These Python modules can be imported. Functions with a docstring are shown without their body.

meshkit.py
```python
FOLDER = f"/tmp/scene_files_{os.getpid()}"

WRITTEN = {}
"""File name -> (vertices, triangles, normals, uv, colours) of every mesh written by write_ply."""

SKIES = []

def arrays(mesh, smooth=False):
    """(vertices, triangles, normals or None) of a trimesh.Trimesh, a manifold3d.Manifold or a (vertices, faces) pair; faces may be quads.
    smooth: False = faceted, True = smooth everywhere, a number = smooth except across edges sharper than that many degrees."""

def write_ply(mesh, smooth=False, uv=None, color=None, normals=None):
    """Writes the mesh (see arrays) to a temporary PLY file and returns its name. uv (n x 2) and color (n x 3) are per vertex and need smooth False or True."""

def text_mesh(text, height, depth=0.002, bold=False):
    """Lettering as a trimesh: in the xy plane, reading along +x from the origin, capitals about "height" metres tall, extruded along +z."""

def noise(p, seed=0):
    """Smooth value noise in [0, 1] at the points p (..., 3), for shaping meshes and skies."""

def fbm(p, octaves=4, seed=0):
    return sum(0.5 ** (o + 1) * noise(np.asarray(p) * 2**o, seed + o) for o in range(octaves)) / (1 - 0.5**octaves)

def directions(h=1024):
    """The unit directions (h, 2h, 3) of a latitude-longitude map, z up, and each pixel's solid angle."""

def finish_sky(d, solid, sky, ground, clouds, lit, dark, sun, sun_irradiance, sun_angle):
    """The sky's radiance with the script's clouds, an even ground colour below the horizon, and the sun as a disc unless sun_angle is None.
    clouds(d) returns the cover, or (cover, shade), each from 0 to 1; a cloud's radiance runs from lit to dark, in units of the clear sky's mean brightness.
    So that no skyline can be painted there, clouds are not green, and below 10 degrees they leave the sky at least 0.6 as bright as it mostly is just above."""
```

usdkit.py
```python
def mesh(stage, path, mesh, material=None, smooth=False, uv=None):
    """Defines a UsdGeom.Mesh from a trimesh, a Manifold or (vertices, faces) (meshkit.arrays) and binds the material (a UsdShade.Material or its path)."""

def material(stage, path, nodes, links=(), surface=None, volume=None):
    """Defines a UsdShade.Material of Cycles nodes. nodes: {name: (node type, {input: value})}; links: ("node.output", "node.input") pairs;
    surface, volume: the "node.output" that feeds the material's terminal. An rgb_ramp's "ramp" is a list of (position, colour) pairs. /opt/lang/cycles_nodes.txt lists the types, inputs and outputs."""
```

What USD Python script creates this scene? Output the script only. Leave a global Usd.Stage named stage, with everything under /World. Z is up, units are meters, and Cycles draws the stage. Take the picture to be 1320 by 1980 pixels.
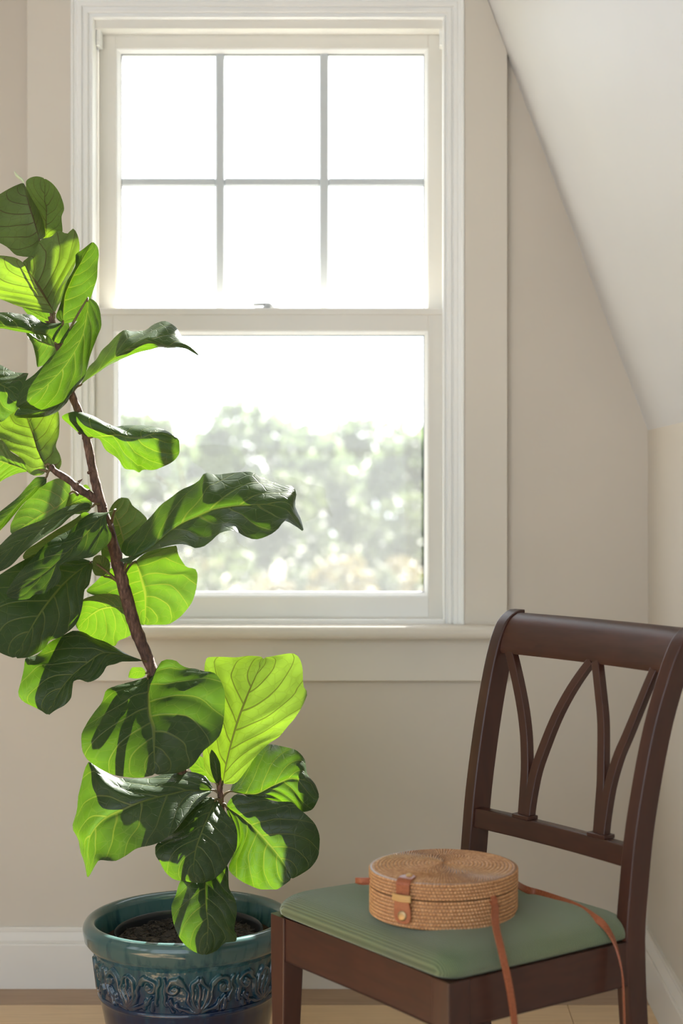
import math, random
import numpy as np, trimesh, usdkit, meshkit
from shapely.geometry import Polygon, box as sbox
from scipy.interpolate import PchipInterpolator, CubicSpline
from pxr import Usd, UsdGeom, UsdLux, UsdShade, Gf, Sdf

stage = Usd.Stage.CreateInMemory()
UsdGeom.SetStageUpAxis(stage, UsdGeom.Tokens.z)
UsdGeom.Xform.Define(stage, '/World')
UsdGeom.Scope.Define(stage, '/World/Looks')

# ---------------------------------------------------------------- camera, sky, sun, exposure
HC = 1.203                                   # camera height
CU, CV, F = 765.0, 945.0, 3000.0            # principal point and focal length of the 1320 x 1980 picture
cam = UsdGeom.Camera.Define(stage, '/World/camera')
cam.CreateFocalLengthAttr(F / 1320 * 24.0)
cam.CreateHorizontalApertureAttr(24.0)
cam.CreateVerticalApertureAttr(36.0)
cam.CreateHorizontalApertureOffsetAttr((660 - CU) / 1320 * 24.0)
cam.CreateVerticalApertureOffsetAttr((CV - 990) / 1980 * 36.0)
cam.CreateFStopAttr(2.8)
cam.CreateFocusDistanceAttr(3.05)
cam.CreateClippingRangeAttr(Gf.Vec2f(0.05, 2000))
cam.CreateExposureAttr(0.54)
cam.AddTranslateOp().Set((0, 0, HC))
cam.AddRotateXOp().Set(90)

SUN_AZ, SUN_EL = math.radians(20.5), math.radians(37)
sun_dir = np.array([math.sin(SUN_AZ) * math.cos(SUN_EL), math.cos(SUN_AZ) * math.cos(SUN_EL), math.sin(SUN_EL)])
sun = UsdLux.DistantLight.Define(stage, '/World/sun')
sun.CreateIntensityAttr(10.0)
sun.CreateNormalizeAttr(True)
sun.CreateAngleAttr(0.55)
sun.CreateColorAttr(Gf.Vec3f(1.0, 0.96, 0.90))
rot = Gf.Rotation(Gf.Vec3d(0, 0, 1), Gf.Vec3d(*map(float, sun_dir)))
sun.AddTransformOp().Set(Gf.Matrix4d().SetRotate(rot))

sky = UsdLux.DomeLight.Define(stage, '/World/sky')
sky.CreateIntensityAttr(1.0)
usdkit.material(stage, '/World/Looks/sky_air', {
    "s": ("sky_texture", {"sky_type": "multiple_scattering", "sun_disc": False, "sun_elevation": float(SUN_EL), "sun_rotation": float(SUN_AZ), "aerosol_density": 2.0}),
    "tc": ("texture_coordinate", {}), "mp": ("mapping", {"scale": (1.0, 1.0, 2.2)}),
    "n": ("noise_texture", {"scale": 2.2, "detail": 6.0, "roughness": 0.55}),
    "r": ("rgb_ramp", {"ramp": [(0.0, (0.6,) * 3), (0.4, (0.75,) * 3), (0.6, (0.95,) * 3), (1.0, (1.0,) * 3)]}),
    "mx": ("mix", {"color2": (9.8, 10.5, 11.5)}),
    "b": ("background_shader", {"strength": 0.17})},
    [("tc.generated", "mp.vector"), ("mp.vector", "n.vector"), ("n.fac", "r.fac"), ("r.color", "mx.fac"), ("s.color", "mx.color1"), ("mx.color", "b.color")],
    surface="b.background")
UsdShade.MaterialBindingAPI.Apply(sky.GetPrim()).Bind(UsdShade.Material.Get(stage, '/World/Looks/sky_air'))

# ---------------------------------------------------------------- helpers
def at(u, v, Y):
    """The point at depth Y seen at picture coordinates (u, v)."""
    return np.array([(u - CU) * Y / F, Y, HC - (v - CV) * Y / F])

count = {}
def numbered(parent, name):
    k = (parent, name)
    n = count.get(k, 0)
    count[k] = n + 1
    return name if n == 0 else f'{name}_{n:03d}'

origin = {}
def thing(name, label=None, cat=None, loc=(0, 0, 0), kind=None, group=None):
    path = '/World/' + numbered('/World', name)
    x = UsdGeom.Xform.Define(stage, path)
    x.AddTranslateOp().Set(tuple(map(float, loc)))
    tag(x.GetPrim(), label, cat, kind, group)
    origin[path] = np.array(loc, float)
    return path

def tag(p, label=None, cat=None, kind=None, group=None):
    if isinstance(p, str): p = stage.GetPrimAtPath(p)
    for k, v in (('label', label), ('category', cat), ('kind', kind), ('group', group)):
        if v: p.SetCustomDataByKey(k, v)

def obj(name, mesh, m, parent='/World', smooth=35, uv=None, label=None, kind=None):
    """ONE mesh prim; mesh is in world coordinates."""
    path = parent + '/' + numbered(parent, name)
    root = '/'.join(path.split('/')[:3])
    off = origin.get(root, np.zeros(3))
    v, f, n = meshkit.arrays(mesh, smooth)
    mm = trimesh.Trimesh(v - off, f, process=False)
    g = usdkit.mesh(stage, path, mm, None, smooth=False, uv=uv)
    if n is not None:
        from pxr import Vt
        g.CreateNormalsAttr(Vt.Vec3fArray.FromNumpy(n.astype(np.float32)))
        g.SetNormalsInterpolation("vertex")
    UsdShade.MaterialBindingAPI.Apply(g.GetPrim()).Bind(M[m])
    tag(g.GetPrim(), label, None, kind)
    return path

def bx(x0, x1, y0, y1, z0, z1, c=0.0):
    """A box with chamfered edges."""
    if c <= 0:
        b = trimesh.creation.box([x1 - x0, y1 - y0, z1 - z0]); b.apply_translation([(x0 + x1) / 2, (y0 + y1) / 2, (z0 + z1) / 2]); return b
    h = np.array([x1 - x0, y1 - y0, z1 - z0]) / 2
    c = min(c, h.min() * 0.45)
    pts = []
    for s in np.ndindex(2, 2, 2):
        s = np.array(s) * 2 - 1
        for k in range(3):
            d = np.full(3, c); d[k] = 0
            pts.append(s * (h - d))
    b = trimesh.convex.convex_hull(np.array(pts)); b.apply_translation([(x0 + x1) / 2, (y0 + y1) / 2, (z0 + z1) / 2]); return b

def cat(*ms): return trimesh.util.concatenate([m for m in ms])

def loft(sections, closed=True, caps=True):
    """sections (n, k, 3): skinned surface, k points round each section."""
    s = np.asarray(sections, float); n, k = s.shape[:2]
    f = []
    kk = k if closed else k - 1
    for i in range(n - 1):
        for j in range(kk):
            a, b = i * k + j, i * k + (j + 1) % k
            f += [[a, b, b + k], [a, b + k, a + k]]
    v = s.reshape(-1, 3)
    if caps and closed:
        v = np.vstack([v, s[0].mean(0), s[-1].mean(0)])
        for j in range(k):
            f += [[(j + 1) % k, j, n * k], [(n - 1) * k + j, (n - 1) * k + (j + 1) % k, n * k + 1]]
    m = trimesh.Trimesh(v, f, process=False)
    if m.volume < 0 and closed: m.invert()
    return m

def rrect(w, h, r, k=3):
    """Rounded rectangle outline (points, 2) centred on the origin."""
    pts = []
    for cx, cy, a0 in ((w / 2 - r, h / 2 - r, 0), (-w / 2 + r, h / 2 - r, 90), (-w / 2 + r, -h / 2 + r, 180), (w / 2 - r, -h / 2 + r, 270)):
        for t in np.linspace(0, 90, k + 1):
            a = math.radians(a0 + t); pts.append((cx + r * math.cos(a), cy + r * math.sin(a)))
    return np.array(pts)

def spline(P, n, t=None):
    P = np.asarray(P, float)
    d = np.r_[0, np.cumsum(np.linalg.norm(np.diff(P[:, :2] if P.shape[1] == 2 else P, axis=0), axis=1) + 1e-9)]
    d /= d[-1]
    tt = np.linspace(0, 1, n) if t is None else t
    return PchipInterpolator(d, P)(tt) if len(P) > 2 else P[0] + (P[1] - P[0]) * tt[:, None]

def tube(P, R, k=10, n=None, wob=0.0, seed=0):
    """A round tube along a smooth path."""
    P = np.asarray(P, float)
    n = n or len(P) * 6
    Q = spline(P, n)
    R = np.interp(np.linspace(0, 1, n), np.linspace(0, 1, len(np.atleast_1d(R))), np.atleast_1d(R)) if np.ndim(R) else np.full(n, R)
    T = np.gradient(Q, axis=0); T /= np.linalg.norm(T, axis=1, keepdims=True)
    ref = np.array([0, 1.0, 0.03]); A = np.cross(T, ref)
    bad = np.linalg.norm(A, axis=1) < 0.15
    A[bad] = np.cross(T[bad], [1.0, 0, 0.1]); A /= np.linalg.norm(A, axis=1, keepdims=True)
    B = np.cross(T, A)
    th = np.arange(k) * 2 * np.pi / k
    S = Q[:, None] + R[:, None, None] * (np.cos(th)[None, :, None] * A[:, None] + np.sin(th)[None, :, None] * B[:, None])
    if wob:
        nn = meshkit.fbm(S * 110 + seed, 3, seed) - 0.5
        S = Q[:, None] + (S - Q[:, None]) * (1 + wob * nn[..., None])
    return loft(S)

def lathe(prof, k=96, c=(0, 0, 0)):
    """Revolved closed or open profile of (r, z) points."""
    prof = np.asarray(prof, float); n = len(prof)
    th = np.arange(k) * 2 * np.pi / k
    S = np.stack([prof[:, 0, None] * np.cos(th), prof[:, 0, None] * np.sin(th), np.repeat(prof[:, 1, None], k, 1)], -1) + np.array(c)
    f = []
    i, j = np.meshgrid(np.arange(n - 1), np.arange(k), indexing='ij')
    a, b = i * k + j, i * k + (j + 1) % k
    f = np.concatenate([np.stack([a, b, b + k], -1).reshape(-1, 3), np.stack([a, b + k, a + k], -1).reshape(-1, 3)])
    return trimesh.Trimesh(S.reshape(-1, 3), f, process=False)

def frame_sweep(x0, x1, z0, z1, prof, bottom=True):
    """A mitred rectangular frame: prof = (inset from the outer rectangle, y) points of a closed section."""
    prof = np.asarray(prof, float)
    if bottom: cs = lambda w: [(x0 + w, z0 + w), (x0 + w, z1 - w), (x1 - w, z1 - w), (x1 - w, z0 + w), (x0 + w, z0 + w)]
    else: cs = lambda w: [(x0 + w, z0), (x0 + w, z1 - w), (x1 - w, z1 - w), (x1 - w, z0)]
    secs = np.array([[(c[0], y, c[1]) for c in cs(w)] for w, y in prof]).transpose(1, 0, 2)
    m = loft(secs, caps=not bottom)
    if m.volume < 0: m.invert()
    return m

def extr_y(poly, y0, y1):
    """Extrude an (x, z) polygon along y."""
    m = trimesh.creation.extrude_polygon(poly, y1 - y0, engine='earcut')
    v = m.vertices.copy()
    m.vertices = np.c_[v[:, 0], y1 - v[:, 2], v[:, 1]]
    if m.volume < 0: m.invert()
    return m

# ---------------------------------------------------------------- materials
M = {}
def mat(name, nodes, links=(), surface='p.BSDF'):
    M[name] = usdkit.material(stage, '/World/Looks/' + name, nodes, links, surface=surface)

def paint(name, col, rough=0.55, bump=0.02, spec=0.4):
    mat(name, {"g": ("geometry", {}), "n": ("noise_texture", {"scale": 260.0, "detail": 2.0}), "n2": ("noise_texture", {"scale": 1.7, "detail": 3.0}),
               "r": ("rgb_ramp", {"ramp": [(0.3, tuple(c * 0.97 for c in col)), (0.7, tuple(min(1, c * 1.03) for c in col))]}),
               "b": ("bump", {"strength": bump, "distance": 0.002}), "p": ("principled_bsdf", {"roughness": rough, "specular_ior_level": spec})},
        [("g.position", "n.vector"), ("g.position", "n2.vector"), ("n2.fac", "r.fac"), ("r.color", "p.base_color"), ("n.fac", "b.height"), ("b.normal", "p.normal")])
paint('wall_paint', (0.60, 0.54, 0.455), 0.6, 0.08)
paint('ceiling_paint', (0.60, 0.585, 0.565), 0.42, 0.05)
paint('casing_paint', (0.68, 0.625, 0.535), 0.4)
paint('base_paint', (0.74, 0.70, 0.635), 0.4)
paint('sash_paint', (0.77, 0.745, 0.68), 0.32)
paint('white_paint', (0.88, 0.875, 0.84), 0.32)
paint('grille_paint', (0.60, 0.635, 0.65), 0.5)
mat('spacer', {"p": ("principled_bsdf", {"base_color": (0.22, 0.22, 0.24), "roughness": 0.5, "metallic": 0.3})})
mat('lock_metal', {"p": ("principled_bsdf", {"base_color": (0.42, 0.43, 0.43), "roughness": 0.4})})
mat('pane_glass', {"t": ("transparent_bsdf", {"color": (0.985, 0.99, 0.985)}), "gl": ("glossy_bsdf", {"color": (1, 1, 1), "roughness": 0.0}), "fr": ("fresnel", {"IOR": 1.45}), "g": ("geometry", {}), "bf": ("math", {"math_type": "subtract", "value1": 1.0}), "ff": ("math", {"math_type": "multiply"}),
                   "h": ("translucent_bsdf", {"color": (0.9, 0.92, 0.9)}), "m2": ("mix_closure", {"fac": 0.016}), "m": ("mix_closure", {})},
    [("g.backfacing", "bf.value2"), ("fr.fac", "ff.value1"), ("bf.value", "ff.value2"), ("ff.value", "m.fac"), ("t.BSDF", "m2.closure1"), ("h.BSDF", "m2.closure2"), ("m2.closure", "m.closure1"), ("gl.BSDF", "m.closure2")], surface='m.closure')

def wood(name, dark, light, scale=(2, 2, 2), rough=0.35, fine=60.0, coord="position", coat=0.0):
    mat(name, {"g": ("geometry", {}), "tc": ("texture_coordinate", {}), "oi": ("object_info", {}), "mp": ("mapping", {"scale": scale}), "n": ("noise_texture", {"scale": 3.0, "detail": 8.0, "roughness": 0.65, "distortion": 0.8}),
               "n3": ("noise_texture", {"scale": fine, "detail": 3.0}), "mxf": ("mix", {"fac": 0.3}),
               "r": ("rgb_ramp", {"ramp": [(0.3, dark), (0.7, light)]}), "b": ("bump", {"strength": 0.12, "distance": 0.002}),
               "p": ("principled_bsdf", {"roughness": rough, "coat_weight": coat, "coat_roughness": 0.25})},
        [(f"g.{coord}", "mp.vector"), ("mp.vector", "n.vector"), ("mp.vector", "n3.vector"), ("n.color", "mxf.color1"), ("n3.color", "mxf.color2"), ("mxf.color", "r.fac"),
         ("r.color", "p.base_color"), ("n3.fac", "b.height"), ("b.normal", "p.normal")])
wood('oak_dark', (0.29, 0.18, 0.105), (0.50, 0.335, 0.21), (1.2, 16, 16), 0.42, 8)
wood('oak_mid', (0.55, 0.38, 0.22), (0.74, 0.54, 0.33), (1.2, 14, 14), 0.42, 8)
wood('oak_light', (0.66, 0.45, 0.25), (0.86, 0.63, 0.38), (1.0, 12, 12), 0.42, 8)
wood('mahogany', (0.021, 0.007, 0.0045), (0.064, 0.020, 0.0105), (5, 5, 1.2), 0.36, 9, coat=0.04)
wood('mahogany_side', (0.021, 0.007, 0.0045), (0.064, 0.020, 0.0105), (2.2, 2.2, 10), 0.36, 9, coat=0.04)
mat('dark_gap', {"p": ("principled_bsdf", {"base_color": (0.08, 0.05, 0.03), "roughness": 0.9})})
mat('bark', {"g": ("geometry", {}), "mp": ("mapping", {"scale": (1, 1, 0.35)}), "n": ("noise_texture", {"scale": 160.0, "detail": 5.0}),
             "r": ("rgb_ramp", {"ramp": [(0.3, (0.028, 0.013, 0.008)), (0.55, (0.10, 0.048, 0.03)), (0.75, (0.22, 0.13, 0.09))]}), "b": ("bump", {"strength": 0.7, "distance": 0.004}), "p": ("principled_bsdf", {"roughness": 0.75})},
    [("g.position", "mp.vector"), ("mp.vector", "n.vector"), ("n.fac", "r.fac"), ("r.color", "p.base_color"), ("n.fac", "b.height"), ("b.normal", "p.normal")])
mat('petiole', {"p": ("principled_bsdf", {"base_color": (0.11, 0.075, 0.028), "roughness": 0.5})})

def leaf_material(name, vein_front, vein_back, vein_trans, trans):
    N = {"tc": ("texture_coordinate", {}), "g": ("geometry", {}), "sp": ("separate_xyz", {}),
         "x2": ("math", {"math_type": "multiply_add", "value2": 2.0, "value3": -1.0}), "au": ("math", {"math_type": "absolute"}),
         "mw": ("math", {"math_type": "multiply_add", "value2": -0.028, "value3": 0.036}),
         "md": ("math", {"math_type": "divide"}), "mm": ("map_range", {"range_type": "smoothstep", "from_min": 0.7, "from_max": 1.4, "to_min": 1.0, "to_max": 0.0}),
         "ap": ("math", {"math_type": "power", "value2": 1.25}),
         "wn": ("noise_texture", {"scale": 3.0, "detail": 1.0}), "wn2": ("math", {"math_type": "multiply_add", "value2": 0.08, "value3": -0.04}),
         "ph0": ("math", {"math_type": "multiply_add", "value2": -0.30}), "ph1": ("math", {"math_type": "add"}), "ph": ("math", {"math_type": "multiply", "value2": 6.5}),
         "sg": ("math", {"math_type": "greater_than", "value2": 0.5}), "sh": ("math", {"math_type": "multiply_add", "value2": 0.35}),
         "fr": ("math", {"math_type": "fraction"}), "f5": ("math", {"math_type": "subtract", "value2": 0.5}), "fa": ("math", {"math_type": "absolute"}), "fd": ("math", {"math_type": "subtract", "value1": 0.5}),
         "sw": ("math", {"math_type": "multiply_add", "value2": -0.05, "value3": 0.075}), "sd": ("math", {"math_type": "divide"}),
         "sm": ("map_range", {"range_type": "smoothstep", "from_min": 0.35, "from_max": 1.0, "to_min": 0.85, "to_max": 0.0}),
         "vs": ("mapping", {"scale": (9, 15, 1)}), "vo": ("voronoi_texture", {"feature": "distance_to_edge", "scale": 1.0}), "vm": ("map_range", {"range_type": "smoothstep", "from_min": 0.0, "from_max": 0.07, "to_min": 0.17, "to_max": 0.0}),
         "v1": ("math", {"math_type": "maximum"}), "v2": ("math", {"math_type": "maximum"}),
         "n": ("noise_texture", {"scale": 22.0, "detail": 4.0}),
         "rf": ("rgb_ramp", {"ramp": [(0.3, (0.026, 0.048, 0.020)), (0.7, (0.042, 0.070, 0.030))]}),
         "rb": ("rgb_ramp", {"ramp": [(0.3, (0.115, 0.175, 0.052)), (0.7, (0.155, 0.225, 0.075))]}),
         "rt": ("rgb_ramp", {"ramp": [(0.3, tuple(c * 0.85 for c in trans)), (0.7, tuple(c * 1.15 for c in trans))]}),
         "cf": ("mix", {"color2": vein_front}), "cb": ("mix", {"color2": vein_back}), "ct": ("mix", {"color2": vein_trans}), "cs": ("mix", {}),
         "rr": ("math", {"math_type": "multiply_add", "value2": 0.14, "value3": 0.37}), "hh": ("math", {"math_type": "multiply_add", "value2": -1.0}),
         "b": ("bump", {"strength": 0.5, "distance": 0.0035}),
         "p": ("principled_bsdf", {"specular_ior_level": 0.5}), "t": ("translucent_bsdf", {}), "m": ("mix_closure", {"fac": 0.38})}
    L = [("tc.UV", "sp.vector"), ("sp.x", "x2.value1"), ("x2.value", "au.value1"), ("sp.y", "mw.value1"), ("au.value", "md.value1"), ("mw.value", "md.value2"), ("md.value", "mm.value"),
         ("au.value", "ap.value1"), ("tc.UV", "wn.vector"), ("wn.fac", "wn2.value1"), ("ap.value", "ph0.value1"), ("sp.y", "ph0.value3"), ("ph0.value", "ph1.value1"), ("wn2.value", "ph1.value2"), ("ph1.value", "ph.value1"),
         ("sp.x", "sg.value1"), ("sg.value", "sh.value1"), ("ph.value", "sh.value3"), ("sh.value", "fr.value1"), ("fr.value", "f5.value1"), ("f5.value", "fa.value1"), ("fa.value", "fd.value2"),
         ("au.value", "sw.value1"), ("fd.value", "sd.value1"), ("sw.value", "sd.value2"), ("sd.value", "sm.value"),
         ("tc.UV", "vs.vector"), ("vs.vector", "vo.vector"), ("vo.distance", "vm.value"),
         ("mm.result", "v1.value1"), ("sm.result", "v1.value2"), ("v1.value", "v2.value1"), ("vm.result", "v2.value2"),
         ("g.position", "n.vector"), ("n.fac", "rf.fac"), ("n.fac", "rb.fac"), ("n.fac", "rt.fac"),
         ("rf.color", "cf.color1"), ("rb.color", "cb.color1"), ("rt.color", "ct.color1"), ("v2.value", "cf.fac"), ("v2.value", "cb.fac"), ("v2.value", "ct.fac"),
         ("g.backfacing", "cs.fac"), ("cf.color", "cs.color1"), ("cb.color", "cs.color2"), ("cs.color", "p.base_color"), ("g.backfacing", "rr.value1"), ("rr.value", "p.roughness"),
         ("v2.value", "hh.value1"), ("n.fac", "hh.value3"), ("hh.value", "b.height"), ("b.normal", "p.normal"), ("ct.color", "t.color"), ("p.BSDF", "m.closure1"), ("t.BSDF", "m.closure2")]
    mat(name, N, L, surface='m.closure')
leaf_material('fig_leaf', (0.12, 0.15, 0.05), (0.26, 0.24, 0.09), (0.09, 0.13, 0.006), (0.046, 0.102, 0.002))
leaf_material('fig_leaf_dark_veined', (0.13, 0.16, 0.05), (0.10, 0.075, 0.03), (0.032, 0.045, 0.003), (0.088, 0.150, 0.0035))

# ---------------------------------------------------------------- the room
YB = 3.75                                     # inner face of the window wall
lx = lambda u, Y: (u - CU) * Y / F
lz = lambda v, Y: HC - (v - CV) * Y / F
XR, ZK = lx(1252, YB), lz(832, YB)            # knee wall and its height
SL = (lz(0, YB) - ZK) / (XR - lx(940, YB))    # steepness of the roof slope
XL, YF, ZC = -2.9, -0.5, 2.82
xs = lambda z: XR - (z - ZK) / SL
room = Polygon([(XL, 0), (XR, 0), (XR, ZK), (xs(ZC), ZC), (XL, ZC)])
LY, UY, CY = YB + 0.015, YB + 0.065, YB - 0.02   # faces of the lower sash, the upper sash, the casing
OX0, OX1, OZ0, OZ1 = lx(183, LY) - 0.035, lx(859, LY) + 0.029, lz(1195, LY) - 0.028, lz(67, UY) + 0.0305
obj('wall_back', extr_y(room.buffer(0.02, join_style=2).difference(sbox(OX0, OZ0, OX1, OZ1)), YB, YB + 0.14), 'wall_paint', smooth=False)
tag('/World/wall_back', 'greige painted wall around the window', 'wall', 'structure')
obj('wall_right', bx(XR, XR + 0.12, YF, YB + 0.1, -0.02, ZK + 0.01), 'wall_paint', smooth=False)
tag('/World/wall_right', 'low greige knee wall behind the chair at the right', 'wall', 'structure')
t_ = 0.12
slope = extr_y(Polygon([(XR, ZK), (xs(ZC), ZC), (xs(ZC) + t_, ZC), (XR + t_, ZK)]), YF, YB + 0.1)
obj('ceiling_slope', slope, 'ceiling_paint', smooth=False)
tag('/World/ceiling_slope', 'steep pale sloping attic ceiling above the knee wall', 'ceiling', 'structure')
obj('ceiling', bx(XL - 0.1, xs(ZC) + t_, YF - 0.1, YB + 0.1, ZC, ZC + 0.1), 'ceiling_paint', smooth=False)
tag('/World/ceiling', 'flat pale ceiling of the attic room', 'ceiling', 'structure')

def wall_with_windows(name, label, axis, pos, t0, t1, holes, th=0.12):
    p = sbox(t0, -0.02, t1, ZC)
    for h in holes: p = p.difference(sbox(*h))
    m = extr_y(p, 0, th)
    v = m.vertices.copy()
    if axis == 'x': m.vertices = np.c_[pos - v[:, 1], v[:, 0], v[:, 2]]
    else: m.vertices = np.c_[v[:, 0], pos - v[:, 1], v[:, 2]]
    if m.volume < 0: m.invert()
    obj(name, m, 'wall_paint', smooth=False)
    tag('/World/' + name, label, 'wall', 'structure')
LW = [(-0.3, 0.8, 0.6, 2.3), (0.8, 0.8, 1.7, 2.3)]  # unseen left windows, added to let in fill light
FW = [(-2.8, 0.08, 0.1, 2.7)]  # unseen rear window, added and sized for fill light
wall_with_windows('wall_left', 'greige wall of the room with two unseen windows added for fill light', 'x', XL, YF - 0.12, YB + 0.1, LW)
wall_with_windows('wall_front', 'greige wall behind the camera with a wide unseen window added for fill light', 'y', YF, XL - 0.1, XR + 0.12, FW)
k = 2
for axis, pos, h in [('x', XL, h) for h in LW] + [('y', YF, h) for h in FW]:
    w = thing(f'window_{k}', f'{["", "", "first", "second", "wide rear"][k]} white window added outside the frame for fill light', 'window', kind='structure'); k += 1
    fr = frame_sweep(h[0], h[2], h[1], h[3], [(0, 0), (0, 0.1), (0.05, 0.1), (0.05, 0)])
    rail = bx(h[0] + 0.05, h[2] - 0.05, 0.03, 0.07, (h[1] + h[3]) / 2 - 0.02, (h[1] + h[3]) / 2 + 0.02)
    pn = bx(h[0] + 0.04, h[2] - 0.04, 0.048, 0.052, h[1] + 0.04, h[3] - 0.04)
    for nm, g, mt in (('window_frame', cat(fr, rail), 'white_paint'), ('pane', pn, 'pane_glass')):
        v = g.vertices.copy()
        g.vertices = np.c_[pos - v[:, 1], v[:, 0], v[:, 2]] if axis == 'x' else np.c_[v[:, 0], pos - v[:, 1], v[:, 2]]
        if g.volume < 0: g.invert()
        obj(nm, g, mt, w, smooth=False)

# floor of oak planks
fl = thing('floor', 'light oak plank floor', 'floor', kind='structure')
obj('subfloor', bx(XL, XR, YF, YB, -0.06, -0.0195), 'dark_gap', fl, smooth=False)
rng = random.Random(4)
y = YB - 0.003; row = 0
while y > YF:
    w_ = 0.13 if row else y - (HC * F / (1943 - CV))
    x = XL - rng.uniform(0, 1.0) if row > 1 else XL - 0.3 * row
    while x < XR:
        ln = rng.uniform(1.3, 2.2) if row > 1 else 3.6
        x0, x1, y0 = max(x, XL), min(x + ln, XR), max(y - w_, YF)
        if x1 - x0 > 0.02 and y - y0 > 0.02:
            mt = 'oak_dark' if row == 0 else 'oak_light' if row == 1 else rng.choice(['oak_mid', 'oak_light', 'oak_mid', 'oak_dark'])
            obj('plank', bx(x0 + 0.0006, x1 - 0.0006, y0 + 0.0007, y - 0.0007, -0.02, 0, 0.0012), mt, fl, smooth=False)
        x += ln
    y -= w_; row += 1

# baseboards
bp = [(0, 0), (0.018, 0), (0.018, 0.104), (0.0165, 0.108), (0.0125, 0.109), (0.0125, 0.112), (0.0135, 0.114), (0.0115, 0.124), (0.009, 0.131), (0.0075, 0.134), (0.0095, 0.136), (0.0095, 0.1435), (0.008, 0.146), (0, 0.146)]
def along(prof, a, b, axis):
    p = np.array(prof)
    if axis == 'x': s = [np.c_[np.full(len(p), t), YB - p[:, 0], p[:, 1]] for t in (a, b)]
    else: s = [np.c_[XR - p[:, 0], np.full(len(p), t), p[:, 1]] for t in (a, b)]
    return loft(np.array(s))
obj('baseboard_back', along(bp, XL, XR, 'x'), 'base_paint', smooth=20)
tag('/World/baseboard_back', 'moulded off-white baseboard under the window wall', 'baseboard', 'structure')
obj('baseboard_right', along(bp, YF, YB - 0.018, 'y'), 'base_paint', smooth=20)
tag('/World/baseboard_right', 'moulded off-white baseboard along the knee wall', 'baseboard', 'structure')

# ---------------------------------------------------------------- the window
W = thing('window_1', 'tall white double-hung window with six panes above one', 'window', kind='structure')
inside = room.buffer(-0.0005, join_style=2)
CX0, CX1, IX0, IX1, IZ = lx(52, CY), lx(980, CY), lx(137, CY), lx(897, CY), lz(-10, CY)
NY = YB - 0.075                               # front of the stool's nose
CZ = lz(1211, NY)
def bevel_slab(poly, y0, y1, c=0.0015):
    return extr_y(poly, y0, y1)
obj('side_casing', bx(CX0, IX0, YB - 0.02, YB, CZ, IZ, 0.0012), 'casing_paint', W, smooth=False)
obj('side_casing', extr_y(sbox(IX1, CZ, CX1, 2.55).intersection(inside), YB - 0.02, YB), 'casing_paint', W, smooth=False)
obj('head_casing', extr_y(sbox(CX0, IZ, IX1, 2.50).intersection(inside), YB - 0.02, YB), 'casing_paint', W, smooth=False)
# stepped moulding between casing and sash (three sides)
st = [(0.0, 0.0), (0.0, -0.024), (0.0022, -0.0255), (0.0045, -0.024), (0.0055, -0.017), (0.0125, -0.015), (0.014, -0.0175), (0.0215, -0.0165), (0.023, -0.010), (0.0255, -0.009), (0.0265, -0.0135), (0.0335, -0.0125), (0.0350, -0.004), (0.0385, -0.003), (0.040, -0.008), (0.0435, -0.007), (0.045, 0.004), (0.045, 0.03), (0.0, 0.03)]
obj('stop_moulding', frame_sweep(IX0, IX1, CZ - 0.005, IZ, [(w * 1.14, YB + y_) for w, y_ in st], bottom=False), 'white_paint', W, smooth=20)
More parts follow.
